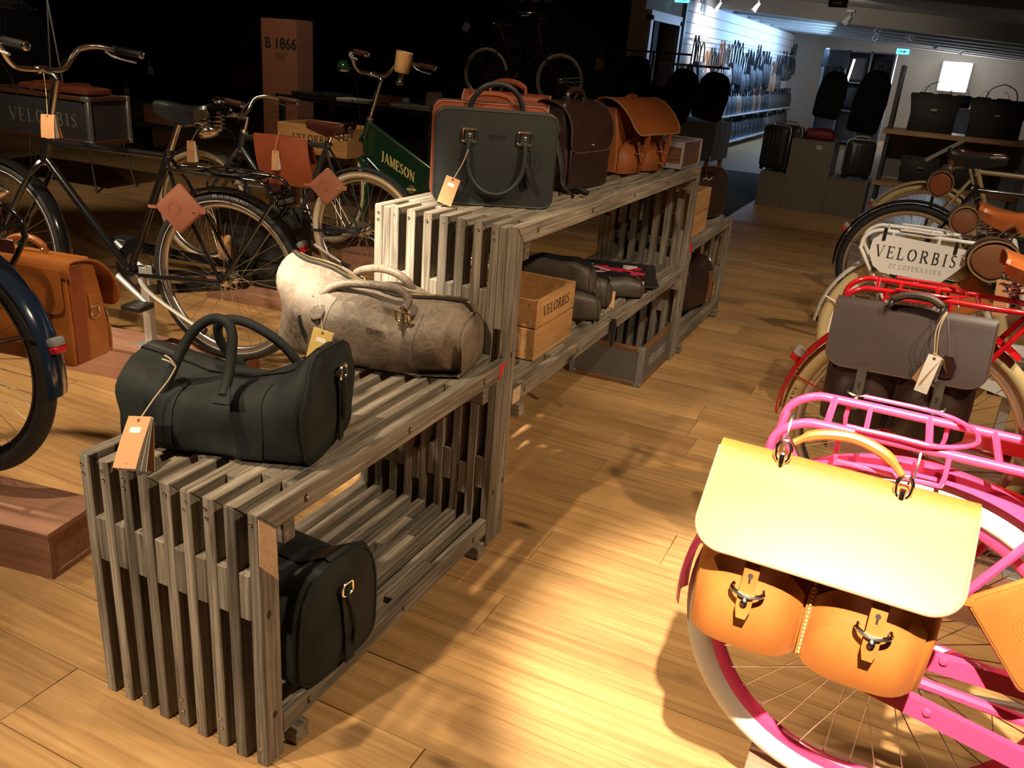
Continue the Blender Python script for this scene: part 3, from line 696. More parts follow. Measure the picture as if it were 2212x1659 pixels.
        part('clamp_bar', G().tube(smooth_path([(-.12,-.082,rz_+.012),(-.06,-.082,rz_+.013),(.0,-.08,rz_+.012),(.05,-.04,rz_+.012),(.06,.0,rz_+.012),(.05,.04,rz_+.012),(.0,.08,rz_+.012),(-.12,.082,rz_+.012)], 3), .004, 7), rm, rk)
        for s in (-1, 1):
            part('luggage_rail', G().tube(smooth_path([(-.14,s*.078,rz_-.004),(-.14,s*.083,rz_-.045),(-.12,s*.084,rz_-.05),(.0,s*.084,rz_-.05),(.02,s*.083,rz_-.045),(.02,s*.078,rz_-.004)], 3), .0042, 7), rm, rk)
    # chain case, cranks, kickstand
    bb = V_('bb'); cs = -1
    poly = []
    for a in range(-90, 91, 15): poly.append((bb.x+.115*math.cos(rad(a)), bb.z+.115*math.sin(rad(a))))
    for a in range(90, 271, 30): poly.append((-.02+.055*math.cos(rad(a)), z+.0+.055*math.sin(rad(a))))
    if o.get('case', True):
        n = len(poly); inner = []
        cx = sum(p[0] for p in poly)/n; cz = sum(p[1] for p in poly)/n
        for a in range(-90, 91, 15): inner.append((bb.x+.072*math.cos(rad(a)), bb.z+.072*math.sin(rad(a))))
        for a in range(90, 271, 30): inner.append((.02+.026*math.cos(rad(a)), z+.0+.026*math.sin(rad(a))))
        g = G(); vv = []
        for yv in (-.068, -.052):
            vv += [(p[0], yv, p[1]) for p in poly]+[(p[0], yv, p[1]) for p in inner]
        fs = []
        for i in range(n):
            j = (i+1) % n
            fs += [(i,j,n+j,n+i), (2*n+j,2*n+i,3*n+i,3*n+j), (j,i,2*n+i,2*n+j), (n+i,n+j,3*n+j,3*n+i)]
        g.add(vv, fs)
        cc = part('chain_case', g, o.get('casemat', f), R)
        g = G()
        for px, pz in ((.36,z+.055),(.1,z+.055),(.1,z-.055),(.36,z-.075)): g.lathe([(.008,0),(.007,.004),(.003,.006)], 10, align((0,-1,0),(px,-.068,pz)))
        part('case_rivets', g, o.get('casemat', f), cc)['kind'] = 'stuff'
    part('chainring', G().torus(.07, .0035, 40, 6, T(bb.x,-.060,bb.z)).lathe([(.018,-.004),(.018,.004)], 12, T(bb.x,-.06,bb.z) @ RX(PI/2)), 'chain', R)
    g = G(); rr_ = [(.30,z-.040+.066),(.0,z+.035)]
    part('chain', G().tube([(.46,-.060,z+.03),(.0,-.060,z+.033)], .004, 6).tube([(.46,-.060,z-.11),(.0,-.060,z-.033)], .004, 6), 'chain', R)
    ca = o.get('crank', 235)
    for s, a in ((1, ca), (-1, ca+180)):
        q = Vector((bb.x+.165*math.cos(rad(a)), s*.085, bb.z+.165*math.sin(rad(a))))
        cr = part('crank', G().tube([(bb.x,s*.07,bb.z),(bb.x,s*.078,bb.z),q], [.012,.013,.010], 8), 'alu', R)
        part('pedal', G().box(-.045,.045,.008 if s > 0 else -.10,.10 if s > 0 else -.008,-.011,.011,.003,T(*q)), o.get('pedal','plastic_black'), cr)
    ks = G().tube(smooth_path([(.40,.035,z-.05),(.37,.06,z-.07),(.28,.10,z-.10),(.10,.14,z-.16),(.06,.145,z-.17)], 3), [.011,.011,.010,.010,.009,.009,.009,.008,.008,.008,.008,.008,.008], 8)
    kk = part('kickstand', ks, 'alu', R); part('foot', G().tube([(.07,.1435,z-.1675),(.02,.152,z-.185)], [.009,.016], 8), 'plastic_black', kk)
    return R
def stand(loc, rz, who):
    S = root('bike_stand', 'silver metal post on the plinth, holding up the '+who+' bicycle', 'bike stand', loc, rz, 'bicycle posts on the plinths')
    part('base_plate', G().box(-.055,.055,-.05,.05,0,.006,.001), 'alu', S)
    part('post', G().box(-.018,.018,-.018,.018,.006,.27,.002), 'alu', S)
    for s in (-1, 1): part('prong', G().box(-.018,.018,s*.018-.003,s*.018+.003,.265,.345,.001), 'alu', S)
    return S
def plinth(label, x0, x1, w, loc, rz, h=.143):
    """low plywood box: carcass, top, framed end panel"""
    R = root('plinth', label, 'plinth', loc, rz, 'low plywood plinths under the bicycles')
    t = .018
    part('top_board', G().box(x0, x1, -w/2, w/2, h-t, h, .0012), 'plinth_ply', R)
    for s in (-1, 1): part('side_board', G().box(x0, x1, s*(w/2-t/2)-t/2, s*(w/2-t/2)+t/2, .0, h-t, .0012), 'plinth_ply', R)
    for xe in (x0+.004, x1-t-.004): part('end_board', G().box(xe, xe+t, -w/2+t, w/2-t, .018, h-t, .001), 'plinth_ply', R)
    part('base_board', G().box(x0, x1, -w/2+t, w/2-t, 0, t, .001), 'plinth_ply', R)
    g = G()
    for k in range(2):
        for s in (-1, 1): g.box(x0, x1, s*(w/2+.0002)-.0004, s*(w/2+.0002)+.0004, h-t+.005+.006*k, h-t+.0065+.006*k); 
        g.box(x1-.0004, x1+.0004, -w/2, w/2, h-t+.005+.006*k, h-t+.0065+.006*k); g.box(x1-.0004, x1+.0004, -w/2, w/2, .005+.006*k, .0065+.006*k)
        for s in (-1, 1): g.box(x1-.0004, x1+.0004, s*(w/2-.006-.006*k)-.0008, s*(w/2-.006-.006*k)+.0008, t, h-t)
    part('ply_layers', g, 'ink_brown', R)['kind'] = 'stuff'
    return R
def bpos(hub, rz, p):   # bike-local point to world
    return Matrix.Translation((hub[0], hub[1], 0)) @ RZ(rz) @ Vector(p)
CH = {}
def put_bike(key, label, hub, rz, o, pl=None, plabel=None, st=True, group='bicycles on plinths'):
    lift = o.get('lift', 0)
    CH[key] = (hub, rz); sc_ = o.get('scale', 1); r = bike(label, (hub[0], hub[1], lift), rz, o, group)
    r.scale = (sc_,)*3
    if pl: plinth(plabel, pl[0], pl[1], pl[2], (hub[0], hub[1], 0), rz)
    if st:
        p = bpos(hub, rz, (.40, .0, .143)); stand(p, rz, o['who'])
    return r
BK = dict(who='glossy black', sdx=-.055, frame='paint_black', tyre='rubber', rim='rim_alu', rack='paint_black', saddle='saddle_black', strip=True, rt=.021, post=.13, stem=.24, steer=-6, crank=215)
put_bike('black', 'glossy black bicycle with springy black saddle behind the duffel bags', (-1.472,1.508), rad(180+9.5), BK, (-.06,.95,.22), 'low plywood plinth under the glossy black bicycle, brightly lit')
put_bike('navy', 'navy blue bicycle cut off by the left edge of the photo', (-1.303,.259), rad(180+10), dict(who='navy blue', lift=.067, frame='paint_navy', tyre='rubber', rim='paint_black', rack='paint_black', saddle='saddle_brown', rt=.025, fw=.034, tail=188, lighta=166), (-.36,.9,.21), 'low plywood plinth with framed end under the navy wheel')
put_bike('grey', 'dark grey bicycle with cream tyres and brown saddle behind the black one', (-1.613,2.661), rad(180+6), dict(who='dark grey', scale=.9, lift=.05, frame='paint_grey', tyre='rubber_cream', rim='rim_alu', saddle='saddle_brown', grip='grip_brown', rt=.022, spokes='joined', post=.05, stem=.07, case=False, light=False, fenders=True, fender='paint_grey', crank=200), (-.2,.95,.2), 'low plywood plinth under the dark grey bicycle')
put_bike('green', 'dark green cargo bicycle with lettered frame panel', (-1.40,3.62), rad(180+4), dict(who='dark green', frame='paint_green', tyre='rubber_cream', rim='rim_alu', saddle='saddle_brown', grip='grip_brown', rt=.022, spokes='joined', step=True, panel=True, stem=.25, case=True, steer=-20, light=False), (0,.95,.2), 'low plywood plinth under the green cargo bicycle')
put_bike('pink', 'bright pink bicycle with white tyres in the right foreground', (1.077,.40), 0, dict(who='bright pink', frame='paint_pink', tyre='rubber_white', rim='paint_pink', rack='paint_pink', saddle='saddle_orange', post=.0, rt=.026, step=True, fw=.036, tail=184, paint_stay=True, light=False, crank=250), (-.17,1.3,.22), 'pale plywood plinth under the pink bicycle')
put_bike('red', 'red bicycle with cream tyres next to the pink one', (1.086,1.50), rad(1.5), dict(who='red', frame='paint_red', tyre='rubber_sand', rim='rim_alu', rack='paint_red', saddle='saddle_orange', post=.0, rt=.025, step=True, fw=.034, tail=182, paint_stay=True), (-.2,1.3,.22), 'low plywood plinth under the red bicycle')
put_bike('white', 'white bicycle with lettered sign plate on its rear rack', (1.06,2.56), 0, dict(who='white', frame='paint_white', tyre='rubber_sand', rim='paint_white', rack='paint_white', saddle='saddle_orange', post=.0, rt=.025, step=True, fw=.034, tail=178, paint_stay=True, spokes='joined', light=False), (-.2,1.3,.22), 'low plywood plinth under the white bicycle')
put_bike('blackr', 'black bicycle with chrome rims behind the white one', (.985,4.05), 0, dict(who='right hand black', frame='paint_black', tyre='rubber', rim='rim_alu', rack=None, saddle='saddle_black', post=.10, rt=.022, fw=.034, tail=186, spokes='joined'), (-.1,1.3,.22), 'low plywood plinth under the black bicycle on the right')
put_bike('cream', 'cream bicycle with chrome fenders, last of the right hand row', (1.033,5.18), 0, dict(who='cream', frame='paint_cream', tyre='rubber_sand', rim='rim_alu', rack=None, saddle='saddle_brown', post=.04, fender='paint_cream', rt=.023, fw=.034, tail=165, spokes='joined', lighta=150), (-.1,1.3,.22), 'low plywood plinth under the cream bicycle')
# ------------------------------------------------------------------ bags, tags and small leather goods
def lerp_st(ST, u):
    k = u*(len(ST)-1); i = min(int(k), len(ST)-2); t = k-i; t = t*t*(3-2*t)
    return [a+(b-a)*t for a, b in zip(ST[i], ST[i+1])]
class Duffel:
    """soft bag lofted along local X; stations = (x, width, height, y offset, top squareness)"""
    def __init__(s, ST, amp=.006, sc=9, seed=1, n=28, m=26, dents=()):
        s.ST = ST; s.amp = amp; s.sc = sc; s.seed = seed; s.n = n; s.m = m; s.dents = dents
    def pt(s, u, a, off=0):
        x, w, h, yo, q = lerp_st(s.ST, u)
        c, d = math.cos(a), math.sin(a)
        sg = lambda v: 1 if v >= 0 else -1
        pw = .45 if d < 0 else .62+q*.5
        yy = (w/2+off)*sg(c)*abs(c)**pw; zz = h*.42
        zz = zz+(zz if d < 0 else h-zz)*sg(d)*abs(d)**(.38 if d < 0 else .85)
        zz += off*d
        p = Vector((x, yo+yy, zz)); f = min(1, max(0, zz/.05))
        for u0, a0, su, sa, dp in s.dents:
            e = math.exp(-((u-u0)/su)**2-(((a-a0+PI) % (2*PI)-PI)/sa)**2)*dp
            p.y -= e*sg(p.y-yo)*min(1, abs(p.y-yo)/.04); p.z -= e*.25
        nz = noise.noise_vector(p*s.sc+Vector((s.seed*5.3,)*3))*s.amp*f
        return p+nz
    def geo(s):
        rings = [[s.pt(u/s.m, 2*PI*k/s.n) for k in range(s.n)] for u in range(s.m+1)]
        g = G().loft(rings, False)
        for e, r in ((0, rings[0]), (1, rings[-1])):      # bulged end panels
            c = sum(r, Vector())/len(r); out = (-1 if e == 0 else 1)
            prev = [i+(0 if e == 0 else s.m*s.n) for i in range(s.n)]
            for t, b in ((.86,.006),(.6,.013),(.25,.017)):
                o = len(g.v); g.v += [tuple(c+(p-c)*t+Vector((out*b,0,0))) for p in r]
                cur = [o+i for i in range(s.n)]
                for k in range(s.n): g.f.append((prev[k], prev[(k+1) % s.n], cur[(k+1) % s.n], cur[k]))
                prev = cur
            g.f.append(tuple(prev))
        return g
    def piping(s, u, r=.004):
        return G().tube([s.pt(u, 2*PI*k/s.n, .002) for k in range(s.n)], r, 6, True)
    def band(s, u, w, a0, a1, off=.0022, n=16):
        L = s.ST[-1][0]-s.ST[0][0]; du = w/abs(L)/2
        return G().grid(lambda i, j: s.pt(u+(2*j-1)*du, a0+(a1-a0)*i, off), n, 4, .003)
    def zip(s, u0, u1, w=.010, off=.002, a=PI/2, n=24):
        da = w/.12
        return G().grid(lambda i, j: s.pt(u0+(u1-u0)*i, a+(2*j-1)*da, off), n, 2, .0025)
def ring_buckle(parent, M, w=.032, h=.036, r=.0032, mat='chrome', name='buckle'):
    p = rrect(-w/2, w/2, -h/2, h/2, .008, 3)
    return part(name, G().tube([M @ Vector((a, 0, b)) for a, b in p], r, 7, True), mat, parent)
def rivets(parent, pts, r=.005, mat='chrome'):
    g = G()
    for p, n in pts: g.lathe([(r,-.001),(r*.9,.0015),(r*.4,.003)], 10, align(n, p))
    return part('rivets', g, mat, parent)
def price_tag(label, top, right, down, w, h, string=None, card='kraft', fan=1, sticker=True, knot=None, group='swing tags on strings'):
    top, right, down = Vector(top), Vector(right).normalized(), Vector(down).normalized()
    right = (right-down*right.dot(down)).normalized(); n = right.cross(-down).normalized()
    R = root('price_tag', label, 'price tag', (0,0,0), 0, group)
    def sheet(ang, off, mat, name, cut=.0):
        d = (down*math.cos(ang)-n*math.sin(ang)); r2 = right
        def fn(u, v):
            return top+r2*((u-.5)*w)+d*(v*h)-n*off+n*(.0035*math.sin(v*2.2)*(1 if ang == 0 else .3))
        return part(name, G().grid(fn, 2, 6, .0007), mat, R)
    front = sheet(0, 0, card, 'card')
    M = Matrix((right, -down, n)).transposed().to_4x4(); M.translation = top+down*h*.08+n*.0008
    part('eyelet', G().lathe([(.0042,-.001),(.0042,.0008),(.002,.001)], 10, M), 'ink_brown', front)
    if sticker:
        M2 = M.copy(); M2.translation = top+down*h*.27+n*.0026
        part('sticker', G().prism(rrect(-w*.24, w*.24, -h*.055, h*.055, h*.03, 2), -.0002, .0006, M2), 'paper', front)
    M3 = M.copy(); M3.translation = top+down*h*.90+n*.0036
    g = G(); put_text(g, serif('VELORBIS', w*.055, .12)[0], plane_fn(M3.translation, right, -down), .0002); part('lettering', g, 'ink_brown', front)['kind'] = 'stuff'
    if fan: sheet(.10*fan, .002, 'paper', 'price_page'); sheet(.22*fan, .004, 'paper', 'price_page'); sheet(.42*fan, .007, card, 'back_card')
    if string:
        st = part('string', G().tube(smooth_path(list(string)+[top+down*h*.08], 5), .0013, 5), 'twine', R)
        if knot:
            k = Vector(string[0]); part('bow', G().tube(smooth_path([k, k+Vector((-.012,-.004,.010)), k+Vector((-.03,-.006,.012))], 3), .0016, 5).tube(smooth_path([k, k+Vector((-.008,-.006,.018)), k+Vector((-.022,-.006,.022))], 3), .0016, 5), 'twine', st)
    return R
def satchel(name, label, M, W, H, D, mat, flap_end=.48, flap_out=.03, edge='hide_edge', pockets=2, strap='tan', open_flap=None, handle=True, logo=None, group=None, gusset=None, gap=.0, cat='satchel', stitch='stitch', buckle='chrome', emb='stitch_dark', flap_side=.012, straight=False):
    """leather satchel: local x across, front at -y, z up; origin at bottom centre of the back panel"""
    R = root(name, label, cat, (0,0,0), 0, group); R.matrix_world = M
    # body
    def ring(z, g_):
        d = D*(1-.25*(z/H)**2)
        if straight and z > H*flap_end: d = min(d, .012+(D+flap_out)*(H-z)/(H-H*flap_end))
        return [(x, y, z) for x, y in rrect(-W/2+g_, W/2-g_, -d+g_*.4, -g_*.3, .012, 3)]
    rings = [ring(0,.012), ring(.008,.003), ring(H*.3,.0), ring(H*.6,.002), ring(H*.9,.004), ring(H*.985,.012)]
    body = part('body', G().loft(rings), gusset or mat, R)
    # front pockets
    for k in range(pockets):
        x0 = -W/2+.006+k*(W-.012)/pockets; x1 = x0+(W-.012)/pockets-(.010 if pockets > 1 else 0)
        hp = H*.54
        def fn(u, v):
            bul = (1-abs(2*u-1)**4)*(.35+.65*math.sin(min(1, .25+v*.9)*PI))*.044
            top = hp*(1-.30*abs(2*u-1)**2.6)
            return (x0+(x1-x0)*u, -D*.985-.004-bul, .004+v*top)
        pk = part('front_pocket', G().grid(fn, 14, 10, .0035), mat, R)
    if pockets > 1:
        g = G()
        for q in range(22): g.box(-.0015,.0015,-D-.009,-D-.006,.012+q*.0078,.016+q*.0078)
        part('seam_stitching', G().box(-.006,.006,-D-.006,-D+.002,.006,H*.46,.001), mat, R); part('stitches', g, stitch, R)['kind'] = 'stuff'
    # flap
    fz = H*flap_end; rc = .05
    if open_flap: path = [Vector(p) for p in open_flap]
    else: path = [Vector(p) for p in ((0,.003,H*.86),(0,.004,H*.97),(0,-.006,H*1.012),(0,-.022,H*1.0),*[tuple(Vector((0,-.022,H*1.0)).lerp(Vector((0,-D-.022-flap_out,fz)), q)) for q in (.25,.5,.75,1.0)])]
    if not straight and not open_flap: path = [Vector(p) for p in ((0,.003,H*.86),(0,.004,H*.97),(0,-.012,H*1.015),(0,-D*.45,H*1.0),(0,-D*.8,H*.93),(0,-D-.012-flap_out*.45,H*.74),(0,-D-.022-flap_out,fz))]
    path = smooth_path(path, 5); Ls = [0]
    for a, b in zip(path, path[1:]): Ls.append(Ls[-1]+(b-a).length)
    tot = Ls[-1]
    def at(v):
        s = v*tot; i = 0
        while i < len(Ls)-2 and Ls[i+1] < s: i += 1
        t = (s-Ls[i])/max(1e-9, Ls[i+1]-Ls[i]); return path[i].lerp(path[i+1], t)
    def half(v):
        s = (1-v)*tot; w = W/2+flap_side
        return w-(rc-math.sqrt(max(0, rc*rc-(rc-s)**2)) if s < rc else 0)
    vs_ = [i/18*.86 for i in range(19)]+[.86+.14*math.sin(i/8*PI/2) for i in range(1, 9)]
    def fl(u, v):
        vv = vs_[round(v*(len(vs_)-1))]; p = at(vv); return (p.x+(2*u-1)*half(vv), p.y, p.z)
    flap = part('flap', G().grid(fl, 16, len(vs_)-1, -.0042), mat, R)
    edge_pts = [Vector(fl(0, i/(len(vs_)-1)))+Vector((0,-.001,0)) for i in range(6, len(vs_))]+[Vector(fl(i/16, 1)) for i in range(1, 16)]+[Vector(fl(1, i/(len(vs_)-1))) for i in range(len(vs_)-1, 5, -1)]
    part('flap_edge', G().tube(edge_pts, .0026, 6), edge, flap)
    # straps with keyhole tab, staple buckle and stud
    if pockets:
        for k in range(2):
            xc = (-.255+.51*k)*W; zb = fz-.012 if not open_flap else H*.52
            yb = -D-.040
            tabw = .024
            tab = part('strap', G().prism([(-tabw/2,.02),(-tabw/2,-.078),(-tabw*.3,-.095),(tabw*.3,-.095),(tabw/2,-.078),(tabw/2,.02)], 0, .0028, T(xc,yb+.004,zb) @ RX(PI/2-.30)), strap, R)
            key = G().lathe([(.0042,0),(.0042,.0008)], 10, T(xc,yb-.0055,zb-.022) @ RX(PI/2-.3)).box(xc-.0016,xc+.0016,yb-.0095,yb-.0085,zb-.036,zb-.024)
            part('keyhole', key, 'ink', tab)
            g = G().tube(smooth_path([(xc-.024,yb+.004,zb-.049),(xc-.023,yb-.012,zb-.049),(xc,yb-.021,zb-.052),(xc+.023,yb-.012,zb-.049),(xc+.024,yb+.004,zb-.049)], 4), .0036, 7)
            part('buckle', g, buckle, tab)
            part('stud', G().lathe([(.004,0),(.0035,.004),(.006,.006),(.0055,.010),(.002,.012)], 10, T(xc,yb-.0175,zb-.062) @ RX(PI/2-.3)), buckle, tab)
    if handle:
        hz = H*1.01; hw = .062
        pts = smooth_path([(-hw,-D*.4,hz),(-hw*.95,-D*.4,hz+.018),(-hw*.4,-D*.4,hz+.035),(hw*.4,-D*.4,hz+.035),(hw*.95,-D*.4,hz+.018),(hw,-D*.4,hz)], 4)
        hd = part('handle', G().tube(pts, [.007]*4+[.0105]*13+[.007]*4, 8), strap, R)
        for s in (-1, 1): part('handle_ring', G().tube([Vector((s*hw,-D*.4+.012*math.cos(a),hz+.006+.010*math.sin(a))) for a in [2*PI*i/12 for i in range(12)]], .0026, 6, True), buckle, hd)
    if logo:
        p = at(.80); q = at(.90); up = (p-q).normalized()
        g = G(); put_text(g, serif(logo, .014, .14)[0], plane_fn(p+(q-p)*.3+Vector((0,-.0005,0))+Vector((logo_x.get(label, .06),0,0)), (1,0,0), up), .0006)
        part('lettering', g, emb, flap)['kind'] = 'stuff'
    return R
logo_x = {}
def pouch(label, c, n, rotdeg, s, mat, t=.014, group='square leather repair pouches'):
    """square leather pouch with pressed mark, stud and tab; centre c, facing n, turned by rotdeg"""
    M = align(n, c) @ RZ(rad(rotdeg)); R = root('leather_pouch', label, 'pouch', (0,0,0), 0, group); R.matrix_world = M
    sec = lambda k, z: [(a, b, z) for a, b in rrect(-s/2+k, s/2-k, -s/2+k, s/2-k, .014, 3)]
    part('body', G().loft([sec(.003,-t), sec(0,-t*.6), sec(0,-t*.3), sec(.003,0)]), mat, R)
    part('front_panel', G().loft([sec(.006,-.001), sec(.006,.0016), sec(.009,.0024)]), mat, R)
    part('stud', G().lathe([(.006,0),(.005,.003),(.002,.004)], 12, T(s*.25,-s*.33,.002)), 'brass', R)
    part('tab', G().prism(rrect(-.012,.012,-.018,.012,.010,3), -.004, .003, T(s*.44,-s*.44,-.001) @ RZ(rad(45))), mat, R)
    g = G()
    for k in range(3): g.torus(s*(.13+.03*k), .0007, 28, 5, T(-.012,.012,.0026) @ RX(PI/2))
    for q in range(7): g.box(-.02+.006*q,-.018+.006*q,.0,.026,.0022,.0030)
    part('pressed_mark', g, 'stitch_dark' if mat == 'x' else mat, R)['kind'] = 'stuff'
    part('loop', G().tube(smooth_path([(-s*.44,s*.44,0),(-s*.52,s*.52,.004),(-s*.62,s*.62,0)], 3), .006, 6, flat=.0015), mat, R)
    return R
# ------------------------------------------------------------------ goods on the low bench in front
Z = .613
# black duffel
dk = Duffel([(-.215,.20,.150,.0,.0),(-.205,.235,.185,.0,.05),(-.15,.25,.165,.0,.1),(-.06,.262,.150,.0,.25),(.05,.262,.155,.0,.25),(.13,.265,.180,.01,.1),(.185,.275,.222,.02,-.05),(.205,.25,.222,.022,-.05)], .013, 11, 2, 30, 30, ((.55,PI*1.0,.10,.5,.018),(.25,PI*.95,.08,.5,.015),(.5,PI*.5,.3,.7,.012)))
D1 = root('duffel_bag', 'black suede duffel bag with two loop handles on the low bench', 'duffel bag', (-.258,.236,Z), rad(15), 'leather duffel bags')
body = part('body', dk.geo(), 'black_suede', D1, ang=60)
for u in (.045, .955): part('piping', dk.piping(u), 'black_suede', body)
for u in (.34, .62):
    part('band', dk.band(u, .042, PI*1.16, PI*1.92 if False else PI*1.62), 'black_suede', body); part('band', dk.band(u, .042, PI*.64, PI*1.30), 'black_suede', body)
    part('band', dk.band(u, .042, -PI*.30, PI*.36), 'black_suede', body)
zp = part('zip', dk.zip(.08, .92), 'bag_black', body)
g = G()
for i in range(60):
    p = dk.pt(.12+.24*i/60, PI/2, .0045); g.box(p.x-.0012, p.x+.0012, p.y-.004, p.y+.004, p.z-.0006, p.z+.0012)
part('zip_teeth', g, 'steel', zp)['kind'] = 'stuff'
W2L = lambda p: RZ(-rad(15)) @ (Vector(p)-Vector((-.262,.252,Z)))
fpts = [(-.349,.125,.715),(-.332,.132,.765),(-.318,.155,.82),(-.297,.175,.868),(-.263,.188,.897),(-.224,.19,.900),(-.208,.188,.878),(-.202,.178,.842),(-.196,.16,.80),(-.186,.132,.768)]
bpts = [(-.345,.355,.735),(-.366,.34,.760),(-.370,.32,.795),(-.358,.305,.832),(-.326,.295,.857),(-.283,.295,.863),(-.248,.302,.855),(-.207,.312,.835),(-.178,.325,.806),(-.165,.345,.768)]
for pts in (fpts, bpts):
    h = part('handle', G().tube(smooth_path([W2L(p) for p in pts], 4), .0105, 10), 'black_suede', D1)
    for e in (0, -1):
        a = W2L(pts[e]); b = W2L(pts[1 if e == 0 else -2]); d = (a-b).normalized()
        part('handle_tab', G().tube([b.lerp(a,.4), a, a+d*.018], [.008,.016,.018], 8, flat=.004), 'black_suede', h)
    rivets(h, [(W2L(pts[e])+Vector((dx,-.0065 if pts is fpts else .0065,-.01)), (0,-1 if pts is fpts else 1,.3)) for e in (0,-1) for dx in (-.009,.009)], .0042)
ep = dk.pt(1.0, PI*.5); side = part('end_strap', G().tube([Vector((.226,.024,.02)),Vector((.228,.022,.08)),Vector((.229,.02,.14)),Vector((.228,.018,.175))], .013, 8, flat=.002), 'black_suede', D1)
ring_buckle(side, T(.232,.02,.178) @ RZ(PI/2), .030, .030)
part('hanging_tab', G().tube([Vector((.236,.016,.168)),Vector((.240,.018,.13)),Vector((.238,.02,.09)),Vector((.236,.02,.07))], [.004,.007,.009,.006], 8, flat=.0018), 'black_suede', side)
price_tag('brown card tag hanging from the black suede duffel over the bench edge', (-.330,.042,.712), (.99,.1,.13), (.22,-.62,-.76), .056, .108, [(-.305,.118,.800),(-.310,.100,.775),(-.322,.072,.742)], knot=True)
# taupe duffel
tk = Duffel([(-.295,.16,.245,.03,.9),(-.28,.25,.262,.02,.9),(-.20,.29,.240,.0,.8),(-.08,.31,.205,.0,.55),(.05,.305,.195,.0,.45),(.15,.29,.19,.0,.4),(.225,.27,.18,.015,.3),(.255,.20,.15,.02,.2)], .020, 8, 5, 36, 40, ((.80,PI*1.16,.12,.26,.10),(.92,PI*1.05,.06,.4,.05),(.12,PI*1.02,.06,.5,.02),(.45,PI*1.3,.2,.2,.01)))
D2 = root('duffel_bag', 'worn taupe leather weekend bag with buckled handles on the low bench', 'duffel bag', (-.292,.853,Z), rad(10), 'leather duffel bags')
body = part('body', tk.geo(), 'taupe', D2, ang=60)
for u in (.05, .95): part('piping', tk.piping(u, .0035), 'taupe', body)
for u in (.36, .70):
    part('band', tk.band(u, .036, PI*.70, PI*1.45), 'taupe', body); part('band', tk.band(u, .036, -PI*.45, PI*.30), 'taupe', body)
part('zip', tk.zip(.04, .97, .012), 'bag_black', body)
g = tk.zip(.04, .97, .0035, .0045); part('zip_teeth', g, 'brass', body)['kind'] = 'stuff'
part('zip_pull', G().box(-.004,.004,-.012,.012,-.001,.001,.0008, T(*tk.pt(.90, PI/2, .008))), 'steel', body)
W2 = lambda p: RZ(-rad(10)) @ (Vector(p)-Vector((-.292,.853,Z)))
f2 = [(-.428,.725,.782),(-.41,.735,.803),(-.385,.755,.822),(-.34,.775,.832),(-.27,.785,.836),(-.20,.785,.836),(-.165,.77,.822),(-.160,.74,.802)]
b2 = [(-.440,.93,.80),(-.43,.915,.818),(-.39,.90,.838),(-.335,.893,.852),(-.285,.893,.848),(-.25,.90,.828),(-.24,.915,.80)]
for pts, sg in ((f2, -1), (b2, 1)):
    h = part('handle', G().tube(smooth_path([W2(p) for p in pts], 4), .0115, 10), 'taupe', D2)
    for e in (0, -1):
        a = W2(pts[e]); s = part('handle_strap', G().tube([a+Vector((0,0,.012)), a+Vector((0,sg*.004,-.018)), a+Vector((0,sg*.014,-.05))], .015, 8, flat=.003), 'taupe', h)
        ring_buckle(s, T(*(a+Vector((0,sg*.010,-.016)))) @ RX(-sg*.3), .036, .030, .0034, 'brass')
        rivets(s, [(a+Vector((0,sg*.021,-.043)), (0,sg,.2))], .0045, 'brass')
g = G(); c = tk.pt(.50, PI*1.07, .002); ux = (tk.pt(.55, PI*1.07)-tk.pt(.45, PI*1.07)).normalized(); uy = (tk.pt(.5, PI*.98)-tk.pt(.5, PI*1.10)).normalized()
qs = serif('VELORBIS', .0085, .12)[0]
Lx = .57
def emb(a, b, h): return tk.pt(.545+a/.535, PI*.86-b/.13, .0012+h)
cc_ = tk.pt(.545, PI*.90, .004); ex_ = (tk.pt(.60, PI*.90)-tk.pt(.49, PI*.90)).normalized(); ey_ = (tk.pt(.545, PI*.84)-tk.pt(.545, PI*.96)).normalized(); put_text(g, qs, plane_fn(cc_, ex_, ey_), .0012); part('lettering', g, 'stitch_dark', body)['kind'] = 'stuff'
ch = part('charm', G().prism([(-.012,.02),(-.020,.0),(-.016,-.022),(0,-.030),(.016,-.022),(.020,0),(.012,.02)], -.0015, .0015, T(*W2((-.395,.690,.765))) @ RX(PI/2-.9)), 'taupe', D2, label='leather charm')
part('lock', G().tube([W2((-.445,.685,.745)),W2((-.440,.683,.725)),W2((-.430,.680,.690))], [.010,.011,.008], 8), 'plastic_black', D2, label='black security lock')
price_tag('yellow lit card tag standing against the taupe weekend bag', (-.362,.672,.722), (.98,.12,.08), (-.1,-.25,-.96), .060, .10, [(-.405,.712,.79),(-.385,.69,.76)], 'kraft_yellow')
